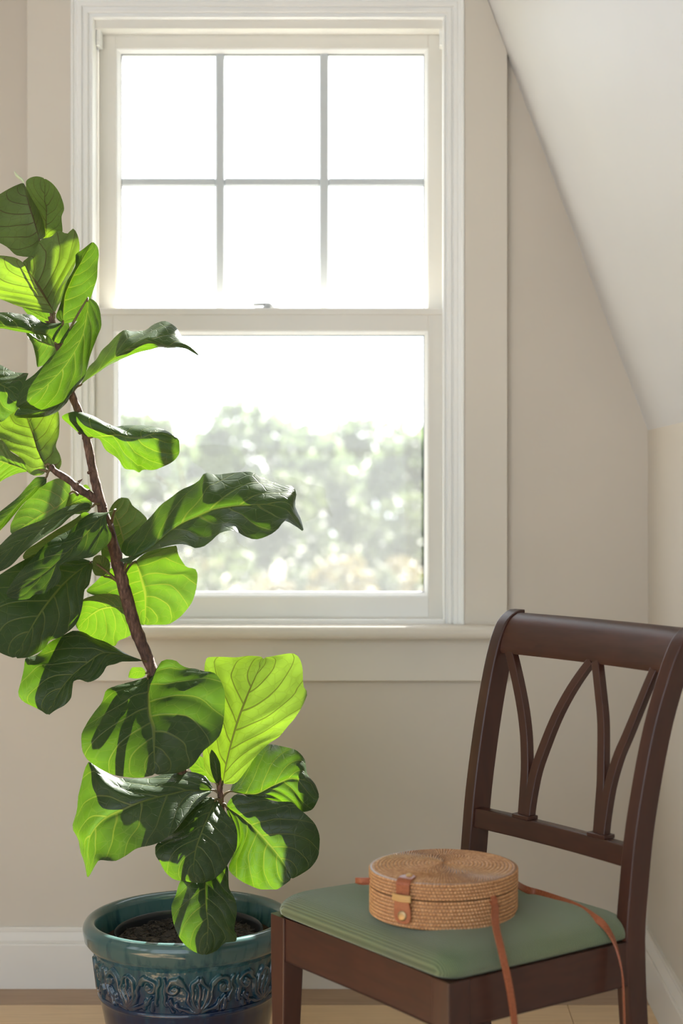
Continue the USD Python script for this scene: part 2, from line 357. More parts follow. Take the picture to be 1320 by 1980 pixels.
# frame and jamb liner outside
obj('jamb', frame_sweep(OX0 + 0.002, OX1 - 0.002, OZ0 + 0.002, OZ1 - 0.002, [(0, YB + 0.012), (0, YB + 0.14), (0.029, YB + 0.14), (0.029, YB + 0.012)]), 'sash_paint', W, smooth=False)
obj('sill', bx(OX0 + 0.03, OX1 - 0.03, YB - 0.012, YB + 0.15, CZ - 0.015, lz(1195.5, LY), 0.002), 'white_paint', W, smooth=False)
# stool with rounded nose, apron under it
npf = [(YB + 0.012, CZ - 0.032), (YB + 0.012, CZ)] + [(NY + 0.013 - 0.013 * math.sin(a), CZ - 0.016 + 0.016 * math.cos(a)) for a in np.linspace(0, math.pi, 11)]
obj('stool', loft(np.array([[(x_, yy, zz) for yy, zz in npf] for x_ in (CX0 - 0.02, CX1 + 0.008)])), 'casing_paint', W, smooth=40)
obj('apron', bx(CX0, CX1, YB - 0.02, YB, lz(1317, CY), CZ - 0.0315, 0.0015), 'casing_paint', W, smooth=False)

def sash(name, X0, X1, Z0, Z1, G, Y, th, inner):
    gx0, gx1, gz0, gz1 = G
    path = W + '/' + name
    UsdGeom.Xform.Define(stage, path)
    b = 0.0095                                   # glazing bead
    obj('stile', bx(X0, gx0 - b, Y, Y + th, Z0, Z1, 0.0012), 'sash_paint', path, smooth=False)
    obj('stile', bx(gx1 + b, X1, Y, Y + th, Z0, Z1, 0.0012), 'sash_paint', path, smooth=False)
    obj('rail', bx(gx0 - b, gx1 + b, Y + 0.0002, Y + th, gz1 + b, Z1, 0.0012), 'sash_paint', path, smooth=False)
    obj('rail', bx(gx0 - b, gx1 + b, Y + 0.0002, Y + th, Z0, gz0 - b, 0.0012), 'white_paint' if inner else 'sash_paint', path, smooth=False)
    obj('glazing_bead', frame_sweep(gx0 - b, gx1 + b, gz0 - b, gz1 + b, [(0, Y + 0.003), (0.0015, Y + 0.0022), (b, Y + 0.011), (b, Y + th - 0.004), (0, Y + th - 0.004)]), 'white_paint', path, smooth=False)
    obj('spacer_bar', frame_sweep(gx0 - 0.001, gx1 + 0.001, gz0 - 0.001, gz1 + 0.001, [(0, Y + 0.016), (0.0026, Y + 0.016), (0.0026, Y + 0.027), (0, Y + 0.027)]), 'spacer', path, smooth=False)
    return path
lg = (lx(226, LY), lx(820, LY), lz(1146, LY), lz(647, LY))
lower = sash('lower_sash', lx(183, LY), lx(859, LY), lz(1195, LY), lz(597, LY), lg, LY, 0.042, True)
obj('pane', bx(lg[0], lg[1], LY + 0.018, LY + 0.022, lg[2], lg[3]), 'pane_glass', lower, smooth=False)
obj('check_rail_cap', bx(lx(183, LY) + 0.002, lx(859, LY) - 0.002, LY - 0.004, LY + 0.03, lz(609, LY), lz(597, LY) + 0.001, 0.0015), 'sash_paint', lower, smooth=False)
ug = (lx(232, UY), lx(820, UY), lz(604, UY), lz(101, UY))
upper = sash('upper_sash', lx(191, UY), lx(857, UY), lz(632, UY), lz(67, UY), ug, UY, 0.042, False)
vx = [(lx(416.5, UY + .01), lx(433, UY + .01)), (lx(617.5, UY + .01), lx(634.5, UY + .01))]
hz = (lz(358.5, UY + .01), lz(344, UY + .01))
for a, b in vx: obj('muntin', bx(a, b, UY + 0.012, UY + 0.032, ug[2], ug[3], 0.003), 'grille_paint', upper, smooth=False)
xa = [ug[0], vx[0][0], vx[0][1], vx[1][0], vx[1][1], ug[1]]
for i in range(3): obj('muntin', bx(xa[2 * i], xa[2 * i + 1], UY + 0.013, UY + 0.031, hz[0], hz[1], 0.003), 'grille_paint', upper, smooth=False)
for i in range(3):
    for z0, z1 in ((ug[2], hz[0]), (hz[1], ug[3])):
        obj('pane', bx(xa[2 * i], xa[2 * i + 1], UY + 0.02, UY + 0.024, z0, z1), 'pane_glass', upper, smooth=False)
# sash lock on the check rail, and the little balance shoes at the top corners
zt = lz(597, LY) + 0.001
lk = W + '/sash_lock'
UsdGeom.Xform.Define(stage, lk)
xk = lx(520, LY + .02)
obj('keeper_plate', cat(bx(xk - 0.034, xk + 0.026, LY + 0.010, LY + 0.03, zt, zt + 0.003, 0.001)), 'lock_metal', lk)
obj('cam_housing', lathe([(0, 0.0155), (0.006, 0.015), (0.011, 0.012), (0.014, 0.006), (0.016, 0.003), (0.016, 0)], 32, (xk, LY + 0.021, zt)), 'lock_metal', lk, smooth=40)
obj('lever', loft(np.array([[(xk + 0.004 - s * 0.042, LY + 0.021 + a * (0.006 - 0.002 * s), zt + 0.0125 - 0.0015 * s + b * 0.0035) for a, b in rrect(2, 2, .6)] for s in np.linspace(0, 1, 6)])), 'lock_metal', lk)
SY = LY + 0.007
for xx, s in ((lx(185.5, SY), 1), (lx(857, SY), -1)):
    obj('balance_shoe', bx(min(xx, xx + s * 0.0095), max(xx, xx + s * 0.0095), SY, SY + 0.04, lz(87, SY), lz(50, SY), 0.0006), 'white_paint', W, smooth=False)

# ---------------------------------------------------------------- glazed pot
PC = np.array([(365 - CU) * 3.155 / F, 3.155, 0.0])
mat('glaze', {"g": ("geometry", {}), "mp": ("mapping", {"scale": (18, 18, 2.2)}), "n": ("noise_texture", {"scale": 3.2, "detail": 5.0, "roughness": 0.6}), "n2": ("noise_texture", {"scale": 42.0, "detail": 3.0}),
              "sx": ("separate_xyz", {}), "zr": ("map_range", {"from_min": 0.17, "from_max": 0.335}), "ad": ("math", {"math_type": "multiply_add", "value2": 0.75}), "sb": ("math", {"math_type": "subtract", "value2": 0.16}),
              "r": ("rgb_ramp", {"ramp": [(0.25, (0.006, 0.008, 0.022)), (0.45, (0.005, 0.014, 0.034)), (0.62, (0.006, 0.030, 0.046)), (0.80, (0.016, 0.055, 0.060)), (0.98, (0.040, 0.085, 0.080))]}),
              "pt": ("rgb_ramp", {"ramp": [(0.47, (1, 1, 1)), (0.60, (0, 0, 0))]}), "mx": ("mix", {"mix_type": "mix", "color2": (0.11, 0.075, 0.05)}), "uv": ("texture_coordinate", {}), "us": ("separate_xyz", {}),
              "rp": ("map_range", {"range_type": "smoothstep", "from_min": 0.70, "from_max": 1.0, "to_min": 0.0, "to_max": 0.28}),
              "p": ("principled_bsdf", {"roughness": 0.16, "coat_weight": 0.5, "coat_roughness": 0.06})},
    [("g.position", "mp.vector"), ("mp.vector", "n.vector"), ("g.position", "n2.vector"), ("g.position", "sx.vector"), ("sx.z", "zr.value"), ("n.fac", "ad.value3"), ("zr.result", "ad.value1"), ("ad.value", "sb.value1"), ("sb.value", "r.fac"),
     ("uv.UV", "us.vector"), ("us.x", "rp.value"), ("rp.result", "mx.fac"), ("r.color", "mx.color1"), ("mx.color", "p.base_color")])
mat('terracotta', {"g": ("geometry", {}), "n": ("noise_texture", {"scale": 60.0, "detail": 4.0}), "r": ("rgb_ramp", {"ramp": [(0.3, (0.05, 0.026, 0.016)), (0.7, (0.12, 0.065, 0.04))]}), "p": ("principled_bsdf", {"roughness": 0.85})},
    [("g.position", "n.vector"), ("n.fac", "r.fac"), ("r.color", "p.base_color")])
pot = thing('ceramic_pot', 'blue-green glazed ceramic pot with a scrolled relief band, on the floor under the window', 'plant pot', PC)
def arc(cx, cz, rx, rz, a0, a1, n): return [(cx + rx * math.cos(math.radians(a)), cz + rz * math.sin(math.radians(a))) for a in np.linspace(a0, a1, n)]
rim = [(0.176, 0.288), (0.180, 0.300)] + arc(0.1975, 0.318, 0.0145, 0.0185, 168, -20, 18) + [(0.2085, 0.298), (0.201, 0.288), (0.192, 0.282), (0.1885, 0.276)]
obj('rim', lathe(rim[::-1], 144, PC), 'glaze', pot, smooth=True)
bodyp = [(0.0, 0.004), (0.125, 0.0), (0.134, 0.004), (0.140, 0.03), (0.1635, 0.112), (0.1755, 0.170), (0.178, 0.182), (0.181, 0.185), (0.1825, 0.189), (0.181, 0.193), (0.178, 0.195)]
obj('body', lathe(bodyp, 144, PC), 'glaze', pot, smooth=50)
obj('interior', lathe([(0.1775, 0.292), (0.172, 0.26), (0.165, 0.20), (0.13, 0.04), (0, 0.04)][::-1], 96, PC), 'terracotta', pot, smooth=50)
# relief band: palmettes and paired scrolls raised from the wall
na, nz = 900, 56
th = np.linspace(0, 2 * np.pi, na, endpoint=False); zz = np.linspace(0.192, 0.279, nz)
rad = np.interp(zz, [0.192, 0.279], [0.1775, 0.1885])
per = 2 * np.pi * 0.183 / 8
def stroke(P, w0, w1, amp):
    P = np.asarray(P, float); out = spline(P, 14 * len(P)); return out, np.linspace(w0, w1, len(out)), amp
def spiral(cx, cz, r0, r1, a0, turns, n=26): return [(cx + (r0 + (r1 - r0) * s) * math.cos(a0 + turns * 2 * math.pi * s), cz + (r0 + (r1 - r0) * s) * math.sin(a0 + turns * 2 * math.pi * s)) for s in np.linspace(0, 1, n)]
z0 = 0.192
strokes = [stroke([(0, z0 + .010), (0, z0 + .035), (0, z0 + .062)], .0042, .0028, 1.0)]
for s in (-1, 1):
    strokes += [stroke([(s * .003, z0 + .012), (s * .012, z0 + .028), (s * .0155, z0 + .046), (s * .010, z0 + .062), (s * .003, z0 + .069)], .003, .0036, 1.0),
                stroke([(s * .003, z0 + .009), (s * .020, z0 + .026), (s * .024, z0 + .048), (s * .030, z0 + .066), (s * .040, z0 + .074)], .0035, .0025, 0.9),
                stroke([(s * x_, z_) for x_, z_ in spiral(.047, z0 + .054, .018, .004, math.pi * .9, -1.15)], .004, .003, 1.0),
                stroke([(s * .004, z0 + .006), (s * .028, z0 + .012), (s * .045, z0 + .022), (s * .052, z0 + .034)], .0045, .003, 0.9),
                stroke([(s * .036, z0 + .010), (s * .040, z0 + .026)], .0038, .003, 0.8), stroke([(s * .049, z0 + .008), (s * .056, z0 + .024)], .004, .003, 0.8),
                stroke([(s * .007, z0 + .030), (s * .008, z0 + .050)], .0025, .0025, 0.7), stroke([(s * .045, z0 + .050), (s * .050, z0 + .053)], .004, .004, 1.0),
                stroke([(s * .062, z0 + .020), (s * .064, z0 + .045), (s * .0665, z0 + .07)], .0035, .003, 0.9)]
SX = ((th[:, None] * 0.183 + per * 0.20) % per) - per / 2 + 0 * zz[None]
SZ = np.broadcast_to(zz[None], SX.shape).copy()
TP = np.stack([np.cos(th)[:, None] * 6 + 0 * SZ, np.sin(th)[:, None] * 6 + 0 * SZ, SZ * 55], -1)
SXw, SZw = SX + 0.012 * (meshkit.fbm(TP, 2, 11) - 0.5), SZ + 0.012 * (meshkit.fbm(TP, 2, 12) - 0.5)
H = np.zeros_like(SX)
for P, w, amp in strokes:
    for (px_, pz_), ww in zip(P, w):
        for sh in (-per, 0, per):
            dx = SXw - px_ - sh
            near = np.abs(dx) < 0.012
            d = np.sqrt(dx[near] ** 2 + (SZw[near] - pz_) ** 2)
            hgt = amp * np.sqrt(np.clip(1 - (d / (ww * 1.25)) ** 2, 0, 1))
            H[near] = np.maximum(H[near], hgt)
H0 = H.copy()
H *= 0.0068
H += 0.0012 * (meshkit.fbm(np.stack([SX * 90, SZ * 90, th[:, None] * 4 + 0 * SZ], -1), 3, 5) - 0.5)
R_ = rad[None] + H
V = np.stack([R_ * np.cos(th)[:, None], R_ * np.sin(th)[:, None], SZ], -1) + PC
idx = np.arange(na * nz).reshape(na, nz)
a, b = idx[:, :-1], idx[:, 1:]
c, d = np.roll(idx, -1, 0)[:, :-1], np.roll(idx, -1, 0)[:, 1:]
Ff = np.concatenate([np.stack([a, c, d], -1).reshape(-1, 3), np.stack([a, d, b], -1).reshape(-1, 3)])
obj('relief_band', trimesh.Trimesh(V.reshape(-1, 3), Ff, process=False), 'glaze', pot, smooth=True, uv=np.stack([H0.ravel(), SZ.ravel() * 0], -1))

# black nursery pot with potting mix inside it
mat('black_plastic', {"p": ("principled_bsdf", {"base_color": (0.012, 0.012, 0.013), "roughness": 0.28})})
mat('potting_mix', {"g": ("geometry", {}), "n": ("noise_texture", {"scale": 130.0, "detail": 5.0}), "r": ("rgb_ramp", {"ramp": [(0.35, (0.008, 0.005, 0.003)), (0.6, (0.04, 0.024, 0.014)), (0.8, (0.12, 0.075, 0.045))]}), "p": ("principled_bsdf", {"roughness": 0.95})},
    [("g.position", "n.vector"), ("n.fac", "r.fac"), ("r.color", "p.base_color")])
mat('bark_chip', {"g": ("geometry", {}), "r": ("rgb_ramp", {"ramp": [(0.0, (0.02, 0.012, 0.007)), (0.5, (0.15, 0.09, 0.052)), (1.0, (0.46, 0.34, 0.22))]}), "p": ("principled_bsdf", {"roughness": 0.9})},
    [("g.random_per_island", "r.fac"), ("r.color", "p.base_color")])
NC = PC + np.array([-0.002, 0.012, 0.0])
ZS = 0.287
nur = thing('nursery_pot', 'thin black plastic nursery pot full of potting mix, set inside the glazed pot', 'nursery pot', NC + [0, 0, 0.045])
obj('pot_wall', lathe([(0.0, 0.046), (0.115, 0.046), (0.146, 0.296), (0.150, 0.298), (0.151, 0.303), (0.149, 0.306), (0.146, 0.304), (0.1435, 0.297), (0.113, 0.05), (0, 0.05)], 96, NC), 'black_plastic', nur, smooth=40)
g = trimesh.creation.cylinder(radius=0.142, height=0.02, sections=48).subdivide().subdivide().subdivide()
g.apply_translation(NC + [0, 0, ZS - 0.01])
tm = g.vertices[:, 2] > ZS - 0.002
g.vertices[tm, 2] += 0.016 * (meshkit.fbm(g.vertices[tm] * 45, 4, 3) - 0.5)
obj('soil', g, 'potting_mix', nur, smooth=True, kind='stuff')
r2 = np.random.default_rng(8)
chips = []
for i in range(900):
    rr, aa = 0.138 * math.sqrt(r2.random()), r2.random() * 6.283
    L_ = r2.uniform(0.004, 0.016)
    m = trimesh.creation.box([L_, r2.uniform(0.0012, 0.0045), r2.uniform(0.0008, 0.002)])
    m.apply_transform(trimesh.transformations.euler_matrix(r2.uniform(-.5, .5), r2.uniform(-.5, .5), r2.uniform(0, 6.28)))
    m.apply_translation(NC + [rr * math.cos(aa), rr * math.sin(aa), ZS + r2.uniform(-0.003, 0.007)])
    chips.append(m)
obj('bark_chips', cat(*chips), 'bark_chip', nur, smooth=False, kind='stuff')

# ---------------------------------------------------------------- fiddle leaf fig
Y0 = 3.135
def pt(u, v, d): return at(u, v, Y0 - d / 100.0)
fig = thing('fiddle_leaf_fig', 'tall fiddle leaf fig with large sunlit leaves and leaning stem, in the glazed pot', 'plant', NC + [0, 0, ZS])
stem = [(372, 1822, -1.5), (378, 1740, 0), (372, 1600, 2), (338, 1440, 2), (299, 1308, 1), (262, 1215, 0), (236, 1122, 0), (215, 1040, 0), (194, 968, 0), (181, 918, 0), (170, 860, 0), (152, 795, 0), (139, 765, 0), (122, 700, -0.5), (110, 655, -0.5), (98, 612, -0.5)]
obj('stem', tube([pt(*s) for s in stem], [.0125, .0125, .0122, .012, .0118, .0116, .0116, .012, .0135, .0125, .0108, .0095, .0082, .008, .008, .006], 12, 150, 0.5, 3), 'bark', fig, smooth=True)
obj('stem', tube([pt(*s) for s in [(398, 1822, -1), (420, 1680, 2), (429, 1575, 4), (424, 1515, 5), (419, 1490, 5)]], [.009, .0085, .008, .007, .005], 10, 60, 0.5, 4), 'bark', fig, smooth=True)
obj('branch', tube([pt(*s) for s in [(196, 972, 0), (172, 957, 0.5), (150, 942, 1), (128, 925, 1), (110, 914, 1), (98, 900, 1)]], [.0088, .0085, .0085, .0075, .0075, .006], 10, 50, 0.7, 6), 'bark', fig, smooth=True)
sc = []
r3 = np.random.default_rng(5)
for (u, v) in [(150, 800), (163, 850), (157, 838), (176, 905), (170, 915), (186, 945), (202, 985), (210, 1020), (228, 1090), (247, 1160), (270, 1240), (139, 930), (120, 922), (147, 935), (100, 905), (112, 660), (100, 625), (282, 1290), (292, 1296)]:
    p = pt(u + r3.uniform(-3, 3), v, 0.8)
    c_ = trimesh.creation.cone(radius=0.0035, height=0.012, sections=7); c_.apply_translation([0, 0, 0.004])
    c_.apply_transform(trimesh.transformations.euler_matrix(r3.uniform(-1, 1), r3.uniform(-1.5, 1.5), 0)); c_.apply_translation(p); sc.append(c_)
obj('stipules', cat(*sc), 'bark', fig, smooth=30, kind='stuff')

# every leaf: T = upper side faces the room, U = underside; depths of base, middle, tip towards the camera (cm) and of the two
# margins against the midrib; where the petiole meets the stem; midrib, one margin and the other from base to tip
LEAVES = [
 ('U', (0, 1, -2), 4, -5, (100, 612, -.5), [(76,464),(66,425),(55,390),(45,353)], [(56,497),(33,494),(14,478),(0,470),(-30,455),(-42,430),(-30,395),(0,375),(25,361)], [(88,455),(84,430),(74,405),(62,385),(52,365)], 1),
 ('U', (-4, -5, -7), -2, 2, (100, 612, -.5), [(89,466),(89,430),(90,405),(86,385),(86,345)], [(76,450),(64,410),(52,375),(50,352),(60,343),(70,341)], [(106,456),(121,446),(119,420),(124,404),(118,380),(110,365),(98,352)], 1),
 ('U', (0, 3, 5), 2, -4, (104, 616, -.5), [(106,606),(85,571),(68,544),(51,518),(43,506)], [(91,605),(42,594),(10,582),(-30,565),(-55,545),(-45,515),(0,494),(25,497)], [(112,592),(126,568),(130,543),(138,528),(146,508),(154,478),(151,458),(141,442),(129,452),(115,446),(95,459),(82,461),(70,478),(54,498)], 1),
 ('T', (2, 0, -3), 3, -1, (112, 655, -.5), [(122,625),(124,580),(138,540),(158,505),(179,467)], [(108,612),(114,595),(123,565),(130,543),(139,527),(146,510),(146,494),(160,482)], [(150,620),(170,590),(180,562),(188,533),(189,510),(191,492),(190,482)], 0),
 ('T', (3, 9, 13), -3, -4, (118, 672, -.5), [(170,576),(163,635),(131,700),(82,752),(30,787)], [(160,597),(151,618),(136,636),(126,658),(114,675),(98,690),(82,708),(65,725),(44,742),(36,765)], [(182,581),(192,596),(196,628),(188,651),(174,689),(164,727),(151,745),(121,777),(98,787),(76,793),(50,790)], 0),
 ('T', (3, 7, 10), -2, -3, (135, 755, 0), [(136,762),(90,792),(27,803)], [(110,770),(60,780),(35,790)], [(131,776),(120,788),(105,800),(85,806),(55,808),(32,808)], 0),
 ('T', (2, 6, 9), -4, -1, (112, 668, -.5), [(108,664),(98,650),(85,645),(61,639),(30,633),(0,630),(-60,634)], [(126,662),(133,655),(135,640),(130,620),(106,625),(91,625),(76,619),(59,608),(38,607),(15,604),(0,604),(-40,607)], [(100,656),(90,650),(60,645),(30,640),(0,635),(-40,637)], 0),
 ('U', (-3, -3, -3), -2, 2, (113, 676, -.5), [(112,672),(90,665),(66,652),(48,635)], [(98,648),(75,642),(60,637)], [(104,690),(82,707),(73,710),(69,690),(63,666),(52,648)], 0),
 ('U', (-4, -6, -8), 0, 0, (106, 640, -.5), [(107,626),(75,610),(42,592)], [(92,604),(60,596)], [(94,634),(70,622),(52,606)], 0),
 ('T', (2, 6, 9), -5, 2, None, [(-75,722),(-20,735),(10,748),(36,768)], [(-50,690),(-20,695),(0,705),(15,713),(30,720),(55,722),(47,742)], [(-60,770),(-40,812),(0,816),(20,802),(34,788)], 0),
 ('U', (1, -2, -5), 2, -2, (97, 900, 1), [(89,902),(73,869),(64,840),(53,809),(45,780)], [(85,916),(69,920),(55,914),(49,902),(36,882),(24,874),(11,865),(0,848),(-15,830),(-5,812),(20,790)], [(105,914),(113,909),(119,894),(116,880),(108,862),(114,840),(115,818),(114,800),(90,780)], 1),
 ('U', (0, 2, 4), 1, -2, (92, 912, 1), [(56,912),(25,899),(-30,886)], [(44,889),(22,874),(0,850),(-20,852)], [(40,914),(15,923),(-15,938),(-35,922)], 0),
 ('T', (1, 5, 9), -2, -1, (99, 905, 1), [(90,922),(70,942),(46,965),(20,992),(-28,1034)], [(74,922),(55,938),(36,960),(18,975),(0,989),(-25,1008)], [(90,932),(76,944),(64,957),(45,974),(27,996),(9,1017),(0,1026),(-18,1042)], 0),
 ('U', (-2, 0, 2), -2, 2, (150, 957, 0), [(136,953),(118,975),(78,997),(42,1020),(20,1031)], [(136,941),(125,928),(112,925),(98,930),(80,940),(64,956),(45,975),(31,993),(26,1003),(20,1018)], [(132,962),(124,985),(105,1006),(80,1021),(50,1036),(30,1034)], 0),
 ('U', (-5, -5, -5), 0, 0, None, [(124,985),(150,968),(178,960)], [(133,958),(150,950),(158,940),(166,937),(174,945)], [(140,994),(160,994),(178,978)], 0),
 ('T', (3, 8, 13), -4, 4, (197, 975, 0), [(178,980),(152,985),(117,1003),(72,1027),(32,1052),(-32,1098)], [(168,972),(145,976),(127,980),(109,989),(82,1005),(54,1016),(27,1029),(14,1040),(0,1054),(-30,1075)], [(174,985),(160,987),(138,998),(116,1018),(91,1034),(64,1053),(45,1069),(18,1096),(0,1105),(-22,1112)], 0),
 ('U', (-2, -1, 0), 1, -1, (205, 1005, 0), [(178,1000),(125,1042),(43,1078)], [(165,990),(145,1003),(109,1025),(73,1049),(50,1065)], [(172,1012),(150,1032),(110,1054),(76,1074),(48,1082)], 0),
 ('T', (3, 12, 20), -4, 2, (216, 1010, 0), [(223,985),(196,1000),(168,1030),(130,1068),(80,1112),(11,1151)], [(200,991),(182,991),(160,1002),(136,1024),(109,1038),(82,1058),(64,1078),(45,1098),(27,1120),(16,1138)], [(205,1000),(209,1018),(216,1036),(213,1046),(195,1064),(178,1077),(145,1083),(115,1096),(119,1112),(113,1127),(96,1140),(85,1148),(69,1149),(55,1158),(36,1160),(22,1157)], 0),
 ('T', (2, 11, 20), -4, -2, (234, 1132, 0), [(178,1086),(142,1112),(97,1160),(60,1215),(30,1273)], [(160,1080),(120,1075),(73,1071),(50,1081),(25,1095),(0,1111),(-40,1140),(-52,1180),(-35,1235),(0,1262)], [(180,1092),(178,1101),(172,1131),(163,1142),(161,1160),(157,1182),(148,1205),(131,1222),(114,1233),(95,1239),(89,1250),(70,1264),(50,1272)], 0),
 ('T', (2, 8, 13), -4, 2, (290, 1292, 1), [(278,1278),(240,1266),(205,1262),(165,1285),(120,1330),(93,1384)], [(255,1270),(244,1264),(223,1252),(204,1241),(180,1233),(161,1222),(144,1219),(127,1226),(95,1243),(70,1267),(49,1273),(46,1294),(40,1320),(35,1341),(42,1354),(59,1364),(74,1371)], [(262,1279),(238,1279),(223,1284),(207,1288),(199,1301),(187,1313),(170,1319),(153,1314),(142,1318),(140,1330),(138,1347),(127,1362),(106,1374)], 0),
 ('U', (-2, -3, -4), 3, -2, (254, 1193, 0), [(240,1175),(225,1173),(200,1176),(175,1190),(150,1217)], [(237,1162),(227,1150),(204,1148),(176,1153),(160,1160),(152,1180),(146,1205)], [(250,1190),(256,1212),(257,1222),(244,1233),(229,1239),(222,1249),(200,1243),(175,1232),(160,1224)], 0),
 ('U', (-3, -5, -6), 2, -2, (240, 1112, 0), [(262,1085),(272,1115),(281,1155),(280,1209)], [(235,1090),(205,1105),(185,1125),(167,1143),(190,1152),(225,1152),(240,1172),(255,1192),(270,1207)], [(290,1065),(341,1055),(344,1070),(352,1085),(362,1097),(377,1100),(382,1113),(380,1133),(373,1160),(360,1180),(343,1197),(320,1208),(297,1208)], 0),
 ('U', (-5, -6, -7), 1, -2, (226, 1085, 0), [(243,1062),(232,1020),(222,990),(233,962)], [(224,1078),(205,1092),(195,1060),(203,1015),(212,985),(222,970)], [(262,1050),(284,1005),(273,991),(257,978),(246,963)], 0),
 ('T', (3, 6, 8), -9, 8, (238, 1112, 0), [(250,1078),(287,1063),(310,1043),(343,1017),(377,1000),(413,985),(460,978),(510,975),(553,985),(588,1030)], [(234,1064),(237,1050),(257,1033),(277,1013),(293,997),(310,977),(333,960),(350,947),(373,937),(387,927),(397,913),(417,918),(443,915),(480,912),(510,925),(537,935),(565,940),(573,953),(570,975),(582,1005)], [(231,1083),(245,1090),(267,1077),(283,1068),(303,1062),(327,1055),(347,1052),(367,1055),(373,1060),(390,1058),(407,1047),(427,1030),(450,1025),(473,1037),(493,1043),(520,1035),(540,1020),(550,1007),(572,1018)], 0),
 ('T', (0, 6, 9), -9, -2, (140, 762, 0), [(155,745),(177,727),(197,711),(222,691),(243,675),(265,664),(288,654),(306,661),(320,668),(347,664),(386,689)], [(160,735),(172,709),(186,695),(197,677),(211,664),(225,649),(243,637.5),(256,641),(279,639),(297,627),(318,620.5),(331,626),(343,636),(350,649),(359,659),(374,668)], [(161,739),(177,729),(193,718),(206,709),(225,699),(245,690),(268,681),(290,676),(311,671),(325,673),(343,671.6),(359,674),(372,681)], 0),
 ('T', (1, 6, 4), -5, -3, (170, 857, 0), [(175,846),(204,843),(229,841),(247,846),(270,847),(295,839),(315,838),(335,842)], [(168,844),(150,835),(135,822),(119,806),(133,798),(145,795.5),(161,798),(184,806),(197,814),(211,820),(225,825),(238,823),(265,821.6),(293,824),(313,829.5),(329,837)], [(190,848),(204,870),(227,886),(243,907),(261,909),(268,914),(277,908),(293,909),(318,901),(338,889),(347,873),(346,852),(340,845)], 0),
 ('T', (2, 13, 25), -5, -4, (296, 1300, 1), [(286,1308),(287,1345),(288,1378),(297,1412),(298,1455),(299,1498)], [(275,1312),(246,1320),(227,1325),(205,1335),(198,1356),(183,1376),(166,1402),(157,1424),(158,1446),(166,1465),(183,1480),(200,1490),(227,1500),(265,1504)], [(303,1303),(307,1284),(321,1275),(336,1276),(353,1288),(365,1292),(380,1293),(392,1298),(409,1299),(426,1315),(435,1347),(433,1385),(426,1419),(409,1439),(392,1453),(377,1475),(363,1487),(335,1496)], 0),
 ('U', (4, 1, -5), 1, 1, (424, 1540, 5), [(430,1516),(444,1447),(458,1397),(480,1340),(502,1290),(510,1271)], [(414,1513),(397,1491),(392,1456),(400,1420),(400,1370),(396,1320),(395,1293),(401,1271),(424,1270),(455,1271),(483,1268)], [(449,1516),(477,1488),(492,1466),(521,1437),(539,1425),(555,1406),(571,1387),(590,1353),(594,1340),(586,1325),(585,1296),(577,1270),(564,1263),(536,1267),(520,1270)], 1),
 ('T', (4, 2, 1), -4, 1, (427, 1548, 5), [(445,1530),(490,1536),(527,1520),(565,1505),(592,1510),(617,1539)], [(455,1505),(483,1472),(499,1453),(521,1439),(549,1444),(571,1450),(590,1472),(593,1494),(610,1518)], [(465,1533),(483,1542),(524,1547),(546,1552),(571,1560),(586,1570),(602,1566),(612,1552)], 0),
 ('T', (5, 9, 11), -3, 1, (428, 1556, 5), [(437,1560),(477,1588),(517,1629),(550,1672),(563,1700)], [(450,1540),(458,1535),(483,1541),(508,1542.5),(533,1550),(561,1550),(577,1563),(596,1579),(611,1597),(618,1622),(616,1651),(602,1676),(586,1688)], [(440,1575),(448,1594),(455,1619),(458,1635),(446,1663),(442,1679),(458,1698),(483,1712),(508,1720),(533,1720),(549,1711)], 0),
 ('T', (5, 9, 10), -7, 7, (427, 1545, 5), [(413,1528),(368,1528),(331,1535),(280,1548),(239,1565),(195,1589),(172,1625),(168,1699)], [(395,1500),(365,1492),(325,1495),(280,1505),(235,1505),(200,1490),(172,1473),(163,1490),(156,1520),(151,1541),(149,1565),(140,1600),(152,1625),(155,1645),(163,1668)], [(404,1536),(385,1553),(353,1587),(331,1613),(297,1633),(266,1640),(239,1657),(220,1665),(193,1663),(183,1675),(175,1690)], 0),
 ('T', (6, 15, 22), -3, -2, (428, 1555, 5), [(417,1546),(404,1575),(389,1610),(377,1650),(374,1680),(386,1708)], [(402,1541),(372,1560),(353,1587),(331,1613),(307,1628),(300,1638),(300,1650),(309,1667),(321,1688),(341,1702),(364,1705)], [(427,1557),(442,1578),(452,1588),(459,1616),(458,1635),(445,1663),(430,1685),(409,1702)], 0),
 ('T', (11, 19, 26), -2, -2, (430, 1580, 4), [(410,1660),(397,1710),(398,1750),(402,1790),(395,1847)], [(388,1685),(350,1702),(339,1732),(331,1754),(334,1779),(342,1804),(354,1823),(373,1839)], [(430,1665),(441,1680),(442,1713),(455,1741),(458,1760),(453,1798),(458,1810),(456,1820),(436,1823),(417,1839)], 0),
 ('T', (6, 7, 6), -1, -1, (423, 1525, 5), [(420,1518),(418,1488),(409,1449)], [(411,1500),(406,1480),(405,1462)], [(427,1500),(426,1480),(418,1460)], 0),
 ('U', (0, -2, -3), 1, -1, (294, 1300, 1), [(283,1302),(268,1298),(248,1310)], [(272,1290),(258,1290)], [(275,1310),(262,1312)], 0),
 ('U', (2, 0, -2), 1, -1, (422, 1528, 5), [(418,1515),(392,1488),(362,1468)], [(405,1480),(385,1462)], [(397,1508),(370,1492)], 0),
 ('U', (-1, 1, 3), 1, -1, (234, 1132, 0), [(201,1114),(197,1093),(190,1073)], [(186,1113),(178,1097),(180,1080)], [(211,1109),(213,1092),(205,1077)], 0),
]
NT, NU = 44, 15
